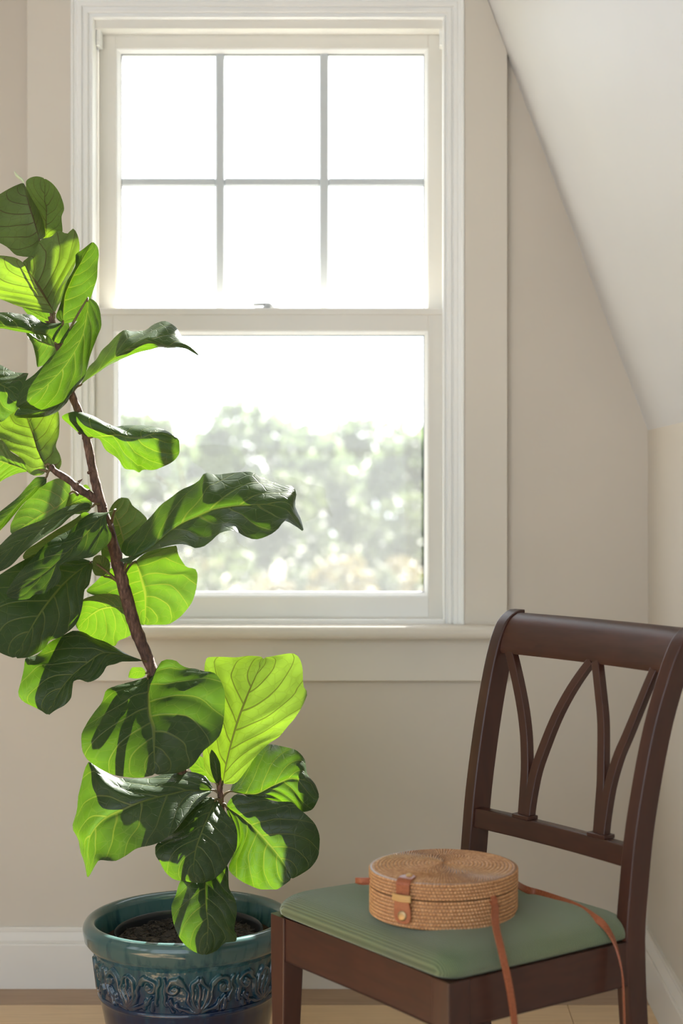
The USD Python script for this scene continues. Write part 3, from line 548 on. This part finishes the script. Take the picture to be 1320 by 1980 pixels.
def leaf_mesh(k, side, dm, da, db, mid, A, B):
    t = np.linspace(0.012, 0.988, NT)
    base, tip = mid[0], mid[-1]
    Mp, Ap, Bp = spline(mid, 0, t), spline([base] + A + [tip], 0, t), spline([base] + B + [tip], 0, t)
    dM = PchipInterpolator([0, 0.5, 1], dm)(t)
    prof = np.sin(np.pi * np.clip(t, 0, 1)) ** 0.7
    us = np.linspace(-1, 1, 2 * NU + 1)
    P, UV = [], []
    rs = np.random.default_rng(100 + k)
    f1, f2, p1, p2 = rs.uniform(2.2, 3.2), rs.uniform(2.2, 3.2), rs.uniform(0, 6.28), rs.uniform(0, 6.28)
    wid = np.linalg.norm(Ap - Mp, axis=1).max() + np.linalg.norm(Bp - Mp, axis=1).max()
    amp = min(1.0, wid / 150.0)
    for j, u in enumerate(us):
        au = abs(u)
        q = Mp + (np.where(u < 0, 1, 0) * (Ap - Mp) + np.where(u > 0, 1, 0) * (Bp - Mp)) * au
        ph = (t - 0.30 * au ** 1.25) * 6.5 + (0.35 if u > 0 else 0.0)
        pill = np.abs(np.sin(np.pi * ph)) ** 0.8 * (au * (1.15 - au)) * 4 * 0.34 * amp          # quilted between the veins
        rip = 0.65 * amp * au ** 2.2 * np.sin(2 * np.pi * (f1 if u < 0 else f2) * t + (p1 if u < 0 else p2)) * prof
        groove = -0.5 * amp * np.exp(-(au / 0.06) ** 2)
        sgn = 1 if side == 'T' else -1
        d = dM + (da if u < 0 else db) * prof * (0.7 * au + 0.3 * au ** 2) + sgn * (pill + groove) * prof + rip
        Y = Y0 - d / 100
        P.append(np.stack([(q[:, 0] - CU) * Y / F, Y, HC - (q[:, 1] - CV) * Y / F], -1))
        UV.append(np.stack([np.full(NT, (u + 1) / 2), t], -1))
    P, UV = np.array(P), np.array(UV)
    n = len(us)
    idx = np.arange(n * NT).reshape(n, NT)
    a, b, c, d = idx[:-1, :-1], idx[1:, :-1], idx[1:, 1:], idx[:-1, 1:]
    f = np.concatenate([np.stack([a, b, c], -1).reshape(-1, 3), np.stack([a, c, d], -1).reshape(-1, 3)])
    V = P.reshape(-1, 3)
    nn = np.cross(V[f[:, 1]] - V[f[:, 0]], V[f[:, 2]] - V[f[:, 0]]).sum(0)
    toward = nn @ (np.array([0, 0, HC]) - V.mean(0)) > 0
    if toward != (side == 'T'): f = f[:, ::-1]
    return trimesh.Trimesh(V, f, process=False), UV.reshape(-1, 2)
for k, (side, dm, da, db, att, mid, A, B, dv) in enumerate(LEAVES):
    m, uv = leaf_mesh(k, side, dm, da, db, mid, A, B)
    path = obj('leaf', m, 'fig_leaf_dark_veined' if dv else 'fig_leaf', fig, smooth=True, uv=uv)
    if att:
        b0, b1 = pt(*mid[0], dm[0]), pt(*att)
        back = pt(*mid[0], dm[0]) * 0.65 + pt(*att) * 0.35 + np.array([0, 0, 0.004])
        ins = b0 + (pt(*(np.array(mid[0]) * .8 + np.array(mid[1]) * .2), dm[0] * .8 + dm[1] * .2) - b0) * 0.6
        obj('petiole', tube([ins, b0, back, b1], [.0016, .0023, .0026, .0034], 8, 22), 'petiole', path, smooth=True)

mat('pale_sheath', {"p": ("principled_bsdf", {"base_color": (0.55, 0.62, 0.40), "roughness": 0.5, "subsurface_weight": 0.2})})
obj('leaf_sheath', tube([pt(46, 354, 1), pt(42, 347, 1.2), pt(34, 341, 1.4), pt(28, 331, 1.5)], [.0012, .0028, .0034, .0008], 8, 18), 'pale_sheath', fig, smooth=True)

# ---------------------------------------------------------------- chair
C0 = np.array([0.0816, 2.376, 0.0]); AX, BX = np.array([-0.6107, 0.7918, 0]), np.array([0.7918, 0.6107, 0])
TC = np.eye(4); TC[:3, 0], TC[:3, 1], TC[:3, 3] = AX, BX, C0
def ch(m):
    m = m.copy(); v = m.vertices @ TC[:3, :3].T + C0
    return trimesh.Trimesh(v, m.faces[:, ::-1], process=False)
chair = thing('dining_chair', 'dark mahogany dining chair with green cushioned seat and arched open back', 'chair', C0 + AX * .24 + BX * .2)
zl = [0.0, 0.25, 0.445, 0.531, 0.6156, 0.700, 0.802, 0.904, 0.9376, 0.970]
ll = [0.055, 0.012, 0.000, 0.008, 0.017, 0.0304, 0.0509, 0.0784, 0.0935, 0.1128]
lean = PchipInterpolator(zl, ll)
BR = 0.3766                                    # depth of the seat to the front of the rear posts
PW, PD, SW = 0.029, 0.046, 0.5014              # post width and depth, width of the seat front
a_left = lambda z: 0.4315 - PW + 0 * np.asarray(z, float)
a_right = PchipInterpolator([0, 0.5, 0.58, 0.70, 0.80, 0.89, 0.98], [-0.012, -0.012, -0.0135, -0.020, -0.028, -0.041, -0.052])
def post(a0):
    secs = []
    for z in np.r_[np.linspace(0, 0.91, 34), np.linspace(0.918, 0.968, 14)]:
        top = max(0, (z - 0.936) / 0.034)
        sh = math.sqrt(max(0, 1 - top ** 2.2)) if top > 0 else 1
        sh = max(sh, 0.12)
        dep = PD * (0.80 + 0.2 * min(1, z / 0.4)) * sh
        r = rrect(PW, dep, min(0.004, dep * .3))
        cb = BR + float(lean(z)) + PD / 2 + (1 - sh) * 0.010
        secs.append(np.c_[float(a0(z)) + PW / 2 + r[:, 0], cb + r[:, 1], np.full(len(r), z)])
    return loft(np.array(secs))
obj('back_post', ch(post(a_left)), 'mahogany', chair, smooth=40)
obj('back_post', ch(post(a_right)), 'mahogany', chair, smooth=40)
AL = 0.4315 - PW
def bar(a0, b0, a1, b1, z0, z1, th, bow=0.0, r=0.003, n=14, off=0.0):
    """A rail from (a0, b0) to (a1, b1): outer face on that line, thickness inwards (to the left of travel)."""
    p0, p1 = np.array([a0, b0]), np.array([a1, b1]); d = (p1 - p0) / np.linalg.norm(p1 - p0); nrm = np.array([-d[1], d[0]])
    rr = rrect(th, z1 - z0, r)
    secs = []
    for s in np.linspace(0, 1, n):
        c = p0 + (p1 - p0) * s + nrm * (th / 2 + off - bow * 4 * s * (1 - s))
        secs.append(np.c_[c[0] + rr[:, 0] * nrm[0], c[1] + rr[:, 0] * nrm[1], (z0 + z1) / 2 + rr[:, 1]])
    return loft(np.array(secs))
LW_ = 0.044
def leg(a0):
    secs = []
    for z in np.linspace(0, 0.4445, 10):
        s = 0.60 + 0.40 * min(1, z / 0.37); r = rrect(LW_ * s, LW_ * s, 0.004)
        ca, cb = (a0 + LW_ / 2), LW_ / 2
        ca += (1 - s) * LW_ / 2 * (1 if a0 > 0.2 else -1) * 0.6; cb += -(1 - s) * LW_ / 2 * 0.3
        secs.append(np.c_[ca + r[:, 0], cb + r[:, 1], np.full(len(r), z)])
    return loft(np.array(secs))
obj('front_leg', ch(leg(0.0)), 'mahogany', chair, smooth=40)
obj('front_leg', ch(leg(SW - LW_)), 'mahogany', chair, smooth=40)
obj('front_rail', ch(bar(SW - LW_, 0.004, LW_, 0.004, 0.368, 0.4445, -0.024, 0.004)), 'mahogany_side', chair, smooth=40)
obj('side_rail', ch(bar(0.003, LW_, -0.009, BR + .004, 0.37, 0.4445, -0.024)), 'mahogany_side', chair, smooth=40)
obj('side_rail', ch(bar(SW - 0.004, LW_, 0.429, BR + .004, 0.37, 0.4445, 0.024)), 'mahogany_side', chair, smooth=40)
obj('rear_rail', ch(bar(-0.012 + PW, BR + .012, AL, BR + .012, 0.37, 0.4445, 0.022)), 'mahogany_side', chair, smooth=40)
def back_rail(z0, z1, th, bow, proud, n=18, crest=False):
    secs = []
    for s in np.linspace(0, 1, n):
        aa = lambda z: (a_right(z) + PW - 0.002) * (1 - s) + (AL + 0.002) * s
        bw = bow * 4 * s * (1 - s)
        if not crest:
            r = rrect(th, z1 - z0, 0.0035); zc = (z0 + z1) / 2
            secs.append(np.c_[aa(zc + r[:, 1]), BR + lean(zc + r[:, 1]) + proud + th / 2 + bw + r[:, 0], zc + r[:, 1]])
        else:
            zs = np.linspace(z0, z1, 12)
            fr = [(float(lean(z)) + proud - 0.004 * math.sin(math.pi * (z - z0) / (z1 - z0)) + 0.010 * max(0, (z - z1 + .014) / .014) ** 2, z) for z in zs]
            bk = [(float(lean(z)) + proud + th - 0.003 * max(0, (z - z1 + .012) / .012) ** 2, z) for z in zs[::-1]]
            fr[0] = (fr[0][0] + .003, fr[0][1])
            secs.append(np.array([(float(aa(z)), BR + b + bw, z) for b, z in fr + bk]))
    return loft(np.array(secs))
obj('lower_back_rail', ch(back_rail(0.5615, 0.5985, 0.022, 0.008, 0.006)), 'mahogany_side', chair, smooth=40)
obj('crest_rail', ch(back_rail(0.888, 0.963, 0.024, 0.012, 0.009, crest=True)), 'mahogany_side', chair, smooth=45)
def slat(pts, w0, w1):
    """A curved slat in the plane of the back through (a, z) points."""
    Q = spline(pts, 26); T = np.gradient(Q, axis=0); T /= np.linalg.norm(T, axis=1, keepdims=True); Nn = np.c_[-T[:, 1], T[:, 0]]
    secs = []
    for i, (q, nv) in enumerate(zip(Q, Nn)):
        w = w0 + (w1 - w0) * i / 25; r = rrect(w, 0.016, 0.002)
        a, z = q[0] + r[:, 0] * nv[0], q[1] + r[:, 0] * nv[1]
        s = np.clip((a - 0.01) / (AL - 0.01), 0, 1)
        secs.append(np.c_[a, BR + lean(z) + 0.018 + 0.010 * 4 * s * (1 - s) + r[:, 1], z])
    return loft(np.array(secs))
for lb, rb, am in (([(.288, .597), (.292, .672), (.303, .73), (.317, .772), (.345, .83), (.384, .893)], [(.277, .597), (.271, .672), (.252, .74), (.2295, .80), (.172, .893)], .283),
                   ([(.093, .597), (.096, .675), (.104, .73), (.116, .787), (.135, .838), (.160, .893)], [(.083, .597), (.079, .672), (.066, .735), (.0495, .777), (.010, .893)], .088)):
    obj('arched_slat', ch(slat(lb, 0.021, 0.017)), 'mahogany', chair, smooth=40)
    obj('arched_slat', ch(slat(rb, 0.021, 0.017)), 'mahogany', chair, smooth=40)
    obj('slat_block', ch(bx(am - .022, am + .022, BR + float(lean(.600)) + .010, BR + float(lean(.600)) + .036, 0.597, 0.6045, 0.001)), 'mahogany', chair, smooth=40)
# seat cushion
mat('rib_fabric', {"tc": ("texture_coordinate", {}), "sp": ("separate_xyz", {}), "g": ("geometry", {}), "w": ("wave_texture", {"wave_type": "bands", "bands_direction": "y", "scale": 1.0, "distortion": 0.25, "detail": 1.0}), "mp": ("mapping", {"scale": (115.0, 115.0, 115.0), "rotation": (0, 0, 0.0)}),
                   "n": ("noise_texture", {"scale": 420.0, "detail": 2.0}), "n2": ("noise_texture", {"scale": 7.0, "detail": 3.0}),
                   "r": ("rgb_ramp", {"ramp": [(0.0, (0.11, 0.14, 0.065)), (1.0, (0.195, 0.24, 0.115))]}), "mx": ("mix", {"mix_type": "multiply", "fac": 0.35}),
                   "b": ("bump", {"strength": 0.6, "distance": 0.0025}), "p": ("principled_bsdf", {"roughness": 0.85, "sheen_weight": 0.6, "sheen_roughness": 0.4, "sheen_tint": (0.8, 0.9, 0.8)})},
    [("tc.UV", "mp.vector"), ("mp.vector", "w.vector"), ("w.fac", "r.fac"), ("g.position", "n.vector"), ("g.position", "n2.vector"), ("r.color", "mx.color1"), ("n2.color", "mx.color2"), ("mx.color", "p.base_color"), ("w.fac", "b.height"), ("b.normal", "p.normal")])
poly = Polygon([(0.006, 0.004), (SW - 0.006, 0.004), (0.430, BR + 0.030), (-0.004, BR + 0.030)]).buffer(-0.03).buffer(0.034, quad_segs=8)
ring = np.array(poly.exterior.coords)[:-1]
ring = spline(np.vstack([ring, ring[:1]]), 181)[:-1]
cen = ring.mean(0)
secs = []
for s, z in [(0.0, 0.5005), (0.15, 0.5005), (0.3, 0.5002), (0.45, 0.4993), (0.58, 0.4975), (0.68, 0.495), (0.76, 0.492), (0.83, 0.4882), (0.89, 0.4835), (0.935, 0.478), (0.968, 0.4715), (0.99, 0.464), (1.0, 0.456), (0.996, 0.4495), (0.975, 0.4455), (0.9, 0.445)]:
    secs.append(np.c_[cen + (ring - cen) * max(s, 0.01), np.full(len(ring), z)])
secs = np.array(secs)
cm = loft(secs)
cuv = cm.vertices[:, :2].copy()
cushion_top = lambda a, b: 0.4905
obj('seat_cushion', ch(cm), 'rib_fabric', chair, smooth=True, uv=cuv)

# ---------------------------------------------------------------- rattan bag
BC = np.array([0.0802, 2.615, 0.4925]); BRAD, BH = 0.1220, 0.0770
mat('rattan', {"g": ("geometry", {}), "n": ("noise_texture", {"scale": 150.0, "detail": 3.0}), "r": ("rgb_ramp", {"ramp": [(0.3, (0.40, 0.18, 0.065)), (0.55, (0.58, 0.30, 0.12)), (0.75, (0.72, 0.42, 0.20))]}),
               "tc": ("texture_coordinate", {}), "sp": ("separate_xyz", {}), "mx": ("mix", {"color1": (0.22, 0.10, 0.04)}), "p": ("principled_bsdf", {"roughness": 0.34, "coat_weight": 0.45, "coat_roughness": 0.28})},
    [("g.position", "n.vector"), ("n.fac", "r.fac"), ("tc.UV", "sp.vector"), ("sp.x", "mx.fac"), ("r.color", "mx.color2"), ("mx.color", "p.base_color")])  # shade in the gaps between strands is put into the colour by weave height
mat('leather', {"g": ("geometry", {}), "n": ("noise_texture", {"scale": 300.0, "detail": 3.0}), "r": ("rgb_ramp", {"ramp": [(0.3, (0.23, 0.062, 0.022)), (0.7, (0.34, 0.10, 0.04))]}), "b": ("bump", {"strength": 0.15, "distance": 0.001}), "p": ("principled_bsdf", {"roughness": 0.36})},
    [("g.position", "n.vector"), ("n.fac", "r.fac"), ("r.color", "p.base_color"), ("n.fac", "b.height"), ("b.normal", "p.normal")])
mat('brass', {"p": ("principled_bsdf", {"base_color": (0.42, 0.31, 0.17), "metallic": 1.0, "roughness": 0.4})})
mat('rattan_loop', {"p": ("principled_bsdf", {"base_color": (0.55, 0.33, 0.12), "roughness": 0.5})})
bag = thing('rattan_bag', 'round woven rattan handbag with tan leather clasp and strap, lying on the green chair seat', 'handbag', BC)
def woven_side(z0, z1, rows, R, k=804):
    zs = np.linspace(z0, z1, rows * 8 + 1); th = np.arange(k) * 2 * np.pi / k
    rowf = (zs - z0) / (z1 - z0) * rows
    bump = np.abs(np.sin(np.pi * rowf))[:, None] ** 0.6
    tw = 0.5 + 0.5 * np.cos(th[None] * 134 + np.floor(rowf - 1e-6)[:, None] * np.pi * 0.8)
    r = R + 0.0034 * bump * (0.35 + 0.65 * tw ** 0.7)
    S = np.stack([r * np.cos(th), r * np.sin(th), zs[:, None] + 0 * r], -1) + BC
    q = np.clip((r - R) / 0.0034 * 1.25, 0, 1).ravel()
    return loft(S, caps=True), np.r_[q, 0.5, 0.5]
def woven_lid(R, z, rings=19, k=804):
    rs = np.linspace(1.0, 0.0, rings * 7 + 1); th = np.arange(k) * 2 * np.pi / k
    rf = rs * rings
    bump = np.abs(np.sin(np.pi * rf))[:, None] ** 0.6
    nn_ = np.where(rs > 0.55, 134, np.where(rs > 0.27, 67, 33))[:, None]
    tw = 0.5 + 0.5 * np.cos(nn_ * (th[None] + 0.9 * rs[:, None]))
    zz_ = z + 0.0030 * (0.35 + 0.65 * bump) * tw ** 0.8
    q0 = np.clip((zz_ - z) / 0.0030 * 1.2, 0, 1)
    zz_ = zz_ + 0.004 * (1 - rs[:, None] ** 2) - 0.0035 * np.clip((rs[:, None] - 0.93) / 0.07, 0, 1) ** 2
    rr_ = np.maximum(rs, 0.004)[:, None] * R + 0 * th[None]
    S = np.stack([rr_ * np.cos(th), rr_ * np.sin(th), zz_], -1) + BC
    S0 = S[:1].copy(); S0[..., 2] = BC[2] + z - 0.004
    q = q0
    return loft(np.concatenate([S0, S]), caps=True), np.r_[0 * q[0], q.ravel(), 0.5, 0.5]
ZL = 0.047
two = lambda q: np.stack([q, 0 * q], -1)
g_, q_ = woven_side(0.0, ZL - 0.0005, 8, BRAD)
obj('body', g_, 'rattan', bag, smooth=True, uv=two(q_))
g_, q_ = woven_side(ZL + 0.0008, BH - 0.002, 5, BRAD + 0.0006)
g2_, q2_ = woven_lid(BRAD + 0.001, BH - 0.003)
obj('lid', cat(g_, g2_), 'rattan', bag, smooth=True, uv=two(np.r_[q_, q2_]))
obj('lid_seam', lathe([(BRAD - 0.006, ZL - 0.002), (BRAD - 0.001, ZL - 0.002), (BRAD - 0.001, ZL + 0.002), (BRAD - 0.006, ZL + 0.002)], 96, BC), 'dark_gap', bag)
def cyl(ang, r, z):   # ang measured from the direction to the camera, positive to the right
    f0 = math.atan2(-BC[1], -BC[0]); a = f0 + ang
    return np.array([BC[0] + r * math.cos(a), BC[1] + r * math.sin(a), BC[2] + z])
def ribbon(P, w, th, wdir, n=40, r=None, taper=None):
    Q = spline(P, n); T = np.gradient(Q, axis=0); T /= np.linalg.norm(T, axis=1, keepdims=True)
    wd = spline(np.asarray(wdir, float), n) if np.ndim(wdir) == 2 else np.tile(wdir, (n, 1))
    wd = wd - (wd * T).sum(1, keepdims=True) * T; wd /= np.linalg.norm(wd, axis=1, keepdims=True)
    nr = np.cross(T, wd); rr = rrect(1, 1, .12)
    W_ = np.full(n, w) if taper is None else w * np.interp(np.linspace(0, 1, n), *taper)
    return loft(np.array([Q[i] + rr[:, :1] * W_[i] * wd[i] + rr[:, 1:] * th * nr[i] for i in range(n)]))
ca = math.radians(-31)
tang = cyl(ca + 0.01, 1, 0) - cyl(ca - 0.01, 1, 0); tang /= np.linalg.norm(tang)
ro = BRAD + 0.005
obj('clasp_strap', ribbon([cyl(ca, BRAD - 0.020, BH + 0.0030), cyl(ca, BRAD - 0.004, BH + 0.002), cyl(ca, ro, BH - 0.006), cyl(ca, ro + .0005, 0.055), cyl(ca, ro + .003, 0.045), cyl(ca, ro + .0015, 0.030), cyl(ca, ro + .001, 0.008)], 0.031, 0.0024, tang, 46, taper=([0, .08, .2, .45, .52, .72, .9, .96, 1], [.55, .85, .85, .80, .78, 1.0, 1.0, .85, .45])), 'leather', bag, smooth=40)
lp = [cyl(ca, ro + 0.0032, z_) for z_ in (0.057, 0.050, 0.043)]
obj('clasp_loop', cat(*[tube([p - tang * 0.017, p - tang * 0.008 + (p - BC) * [.02, .02, 0], p + tang * 0.008 + (p - BC) * [.02, .02, 0], p + tang * 0.017], 0.0024, 8, 16) for p in [cyl(ca, ro + 0.0028, z_) for z_ in (0.046, 0.0495, 0.053)]]), 'rattan_loop', bag, smooth=True)
nrm = cyl(ca, 1, 0) - cyl(ca, 0, 0)
def disc(r, h, c, n_, seg=28):
    m = lathe([(0, h), (r * .6, h), (r * .85, h * .8), (r, h * .3), (r, 0), (0, 0)][::-1], seg); m.apply_transform(trimesh.geometry.align_vectors([0, 0, 1], n_)); m.apply_translation(c); return m
obj('snap', disc(0.0085, 0.003, cyl(ca, ro + 0.002, 0.0205), nrm), 'brass', bag, smooth=40)
obj('rivet', disc(0.0055, 0.004, cyl(ca, BRAD - 0.014, BH + 0.0035), [0, 0, 1]), 'rattan_loop', bag, smooth=40)
# side ring of leather at the left
la = math.radians(-86)
lt = cyl(la, 1, 0) - cyl(la, 0, 0); ltg = np.cross([0, 0, 1], lt)
obj('side_ring', ribbon([cyl(la, BRAD - .002, .054) + ltg * .012, cyl(la, BRAD + .014, .055) + ltg * .012, cyl(la, BRAD + .025, .053) + ltg * .004, cyl(la, BRAD + .025, .049) - ltg * .010, cyl(la, BRAD + .013, .045) - ltg * .015, cyl(la, BRAD - .002, .046) - ltg * .013], 0.009, 0.003, [0, 0, 1], 30), 'leather', bag, smooth=40)
# shoulder strap: over the front of the seat on one side, over the near side rail on the other, one loop hanging low
def sp_(u, v, Y): return at(u, v, Y)
onz = lambda u, v, z: at(u, v, F * (HC - z) / (v - CV))
s1 = [cyl(math.radians(40), BRAD + .002, .042), cyl(math.radians(40), BRAD + .008, .036), sp_(957, 1780, 2.475), sp_(971, 1846, 2.425), sp_(984, 1905, 2.41), sp_(993, 1965, 2.412), sp_(1000, 2050, 2.42), sp_(1012, 2180, 2.425), sp_(1045, 2290, 2.44), sp_(1100, 2330, 2.47),
      sp_(1160, 2280, 2.51), sp_(1195, 2150, 2.54), sp_(1207, 2000, 2.553), sp_(1204, 1900, 2.56), sp_(1190, 1828, 2.568), onz(1160, 1782, .482), onz(1120, 1756, .491), onz(1075, 1738, .497), onz(1030, 1724, .501), cyl(math.radians(104), BRAD + .004, .040)]
wd = [(-tang[1] * 0 + .8, .5, 0)] * 2 + [(.8, .55, 0)] * 8 + [(.75, .6, 0)] * 4 + [(.7, .6, .3), (.4, .4, .3), (.1, .9, .2), (.05, .95, .25), (.0, .8, .6), (0, .3, .9)]
obj('shoulder_strap', ribbon(s1, 0.0125, 0.003, wd, 150), 'leather', bag, smooth=40)
obj('strap_tab', cat(ribbon([cyl(math.radians(40), BRAD - .003, .050), cyl(math.radians(40), BRAD + .006, .046), cyl(math.radians(40), BRAD + .007, .036)], 0.011, 0.003, cyl(math.radians(41), 1, 0) - cyl(math.radians(39), 1, 0), 14)), 'leather', bag, smooth=40)

# ---------------------------------------------------------------- outside: meadow, shrubs, trees
GZ = -3.2
mat('meadow_grass', {"g": ("geometry", {}), "n": ("noise_texture", {"scale": 0.6, "detail": 6.0}), "r": ("rgb_ramp", {"ramp": [(0.3, (0.06, 0.07, 0.03)), (0.7, (0.12, 0.115, 0.05))]}), "p": ("principled_bsdf", {"roughness": 0.9})},
    [("g.position", "n.vector"), ("n.fac", "r.fac"), ("r.color", "p.base_color")])
def foliage_mat(name, c0, c1, tr):
    mat(name, {"g": ("geometry", {}), "r": ("rgb_ramp", {"ramp": [(0.0, c0), (1.0, c1)]}), "p": ("principled_bsdf", {"roughness": 0.6}), "t": ("translucent_bsdf", {"color": tr}), "m": ("mix_closure", {"fac": 0.4})},
        [("g.random_per_island", "r.fac"), ("r.color", "p.base_color"), ("p.BSDF", "m.closure1"), ("t.BSDF", "m.closure2")], surface='m.closure')
foliage_mat('tree_leaf', (0.045, 0.065, 0.04), (0.09, 0.115, 0.065), (0.10, 0.14, 0.06))
foliage_mat('sapling_leaf', (0.042, 0.057, 0.025), (0.078, 0.10, 0.045), (0.065, 0.083, 0.034))
foliage_mat('goldenrod', (0.095, 0.078, 0.028), (0.15, 0.12, 0.042), (0.10, 0.08, 0.026))
mat('tree_bark', {"p": ("principled_bsdf", {"base_color": (0.12, 0.10, 0.08), "roughness": 0.9})})
gm = trimesh.creation.box([160, 130, 0.4]); gm.apply_translation([0, 72, GZ - 0.2])
obj('meadow', gm, 'meadow_grass', smooth=False)
tag('/World/meadow', 'open grassy ground outside beyond the window', 'ground', 'structure')
def clump(rng_, blobs, n, size):
    """n small bent leaf cards spread over the shells of ellipsoid blobs (centre, radii)."""
    vol = np.array([b[1][0] * b[1][1] * b[1][2] for b in blobs]) ** (2 / 3); pick = rng_.choice(len(blobs), n, p=vol / vol.sum())
    c = np.array([b[0] for b in blobs])[pick]; r = np.array([b[1] for b in blobs])[pick]
    d = rng_.normal(size=(n, 3)); d /= np.linalg.norm(d, axis=1, keepdims=True)
    p = c + d * r * rng_.uniform(0.55, 1.0, (n, 1)) ** 0.6
    a = rng_.normal(size=(n, 3)); a /= np.linalg.norm(a, axis=1, keepdims=True)
    b = np.cross(a, rng_.normal(size=(n, 3))); b /= np.linalg.norm(b, axis=1, keepdims=True); e = np.cross(a, b)
    s = size * rng_.uniform(0.6, 1.3, (n, 1))
    V = np.stack([p - a * s, p + b * s * .5 + e * s * .15, p + a * s, p - b * s * .5 + e * s * .15], 1).reshape(-1, 3)
    i = np.arange(n)[:, None] * 4
    return trimesh.Trimesh(V, np.vstack([i + [0, 1, 2], i + [0, 2, 3]]), process=False)
def tree(name, label, cat_, x, y_, h, w, seed, leafm, n, size, group, trunk=True):
    rg = np.random.default_rng(seed)
    p = thing(name, label, cat_, (x, y_, GZ), group=group)
    blobs = [(np.array([x, y_, GZ + h * .72]), np.array([w * .5, w * .5, h * .26]))]
    for i in range(9):
        an, hh = rg.uniform(0, 6.28), rg.uniform(.35, .93)
        rr = w * .5 * (1.05 - abs(hh - .6) * 1.3) * rg.uniform(.4, 1)
        blobs.append((np.array([x + rr * math.cos(an), y_ + rr * math.sin(an), GZ + h * hh]), np.array([w * .22, w * .22, h * .09]) * rg.uniform(.7, 1.3)))
    obj('foliage', clump(rg, blobs, n, size), leafm, p, smooth=False, kind='stuff')
    if trunk: obj('trunk', tube([(x, y_, GZ), (x + rg.uniform(-.2, .2), y_, GZ + h * .4), (x + rg.uniform(-.3, .3), y_, GZ + h * .85)], [w * .045, w * .032, w * .008], 8, 14), 'tree_bark', p, smooth=True)
def place(u, vtop, dist):
    """x, y and height of a tree whose top is seen at (u, vtop) from the window, dist metres out."""
    q = at(u, vtop, dist); return q[0], q[1], q[2] - GZ
TREES = [(-260, 785, 5.4), (-120, 800, 5.0), (20, 770, 5.4), (140, 800, 5.0), (255, 788, 4.6), (395, 830, 4.5), (515, 782, 5.0), (610, 850, 4.0), (715, 792, 5.4), (800, 828, 3.5), (900, 790, 5.2), (1010, 820, 4.8)]
TL = ['farthest left tree of the treeline', 'tree far left along the treeline beyond the wall', 'tall tree further left along the treeline', 'tree outside hidden left of the window frame', 'tree showing at the left jamb of the lower pane', 'lower tree seen behind the big dark fig leaf',
      'tallest broad tree in the middle of the treeline', 'short tree in the gap right of the middle of the treeline', 'high rounded tree in the right half of the treeline', 'tree against the right stile of the lower pane', 'tall tree just right of the window along the treeline', 'tree farthest right along the treeline']
for i, ((u, v, w), lb) in enumerate(zip(TREES, TL)):
    x, y_, h = place(u, v, 58 + 7.5 * (i % 3))
    tree('tree', 'hazy grey-green ' + lb, 'tree', x, y_, h, w, 40 + i, 'tree_leaf', 2000, 0.27, 'trees of the far treeline')
rs = np.random.default_rng(77)
ORD = ['leftmost', 'second', 'third', 'fourth', 'fifth', 'sixth', 'seventh', 'eighth', 'ninth', 'tenth', 'eleventh', 'twelfth', 'thirteenth', 'fourteenth', 'fifteenth', 'rightmost']
for i in range(15):
    u = -60 + i * 70 + rs.uniform(-14, 14); v = 950 + rs.uniform(-50, 50)
    x, y_, h = place(u, v, 42 + 3.2 * (i % 3))
    od = ORD[i] if i in (0, ) else 'rightmost' if i == 14 else ORD[i] + ' from the left'
    tree('sapling', f'pale green sapling before the treeline, {od} in the row of saplings', 'sapling', x, y_, h, rs.uniform(1.6, 2.3), 90 + i, 'sapling_leaf', 1000, 0.16, 'saplings before the treeline')
for i in range(14):
    u = 60 + i * 66 + rs.uniform(-12, 12); v = 1080 + rs.uniform(-22, 22)
    x, y_, h = place(u, v, 30 + 2.4 * (i % 3))
    od = ORD[i] if i in (0, ) else 'rightmost' if i == 13 else ORD[i] + ' from the left'
    tree('meadow_shrub', f'{"yellow flowering" if i % 2 else "light green"} shrub low in the meadow, {od} in the row of shrubs', 'shrub', x, y_, h, rs.uniform(1.0, 1.5), 130 + i, 'goldenrod' if i % 2 else 'sapling_leaf', 600, 0.10, 'shrubs low in the meadow', trunk=False)
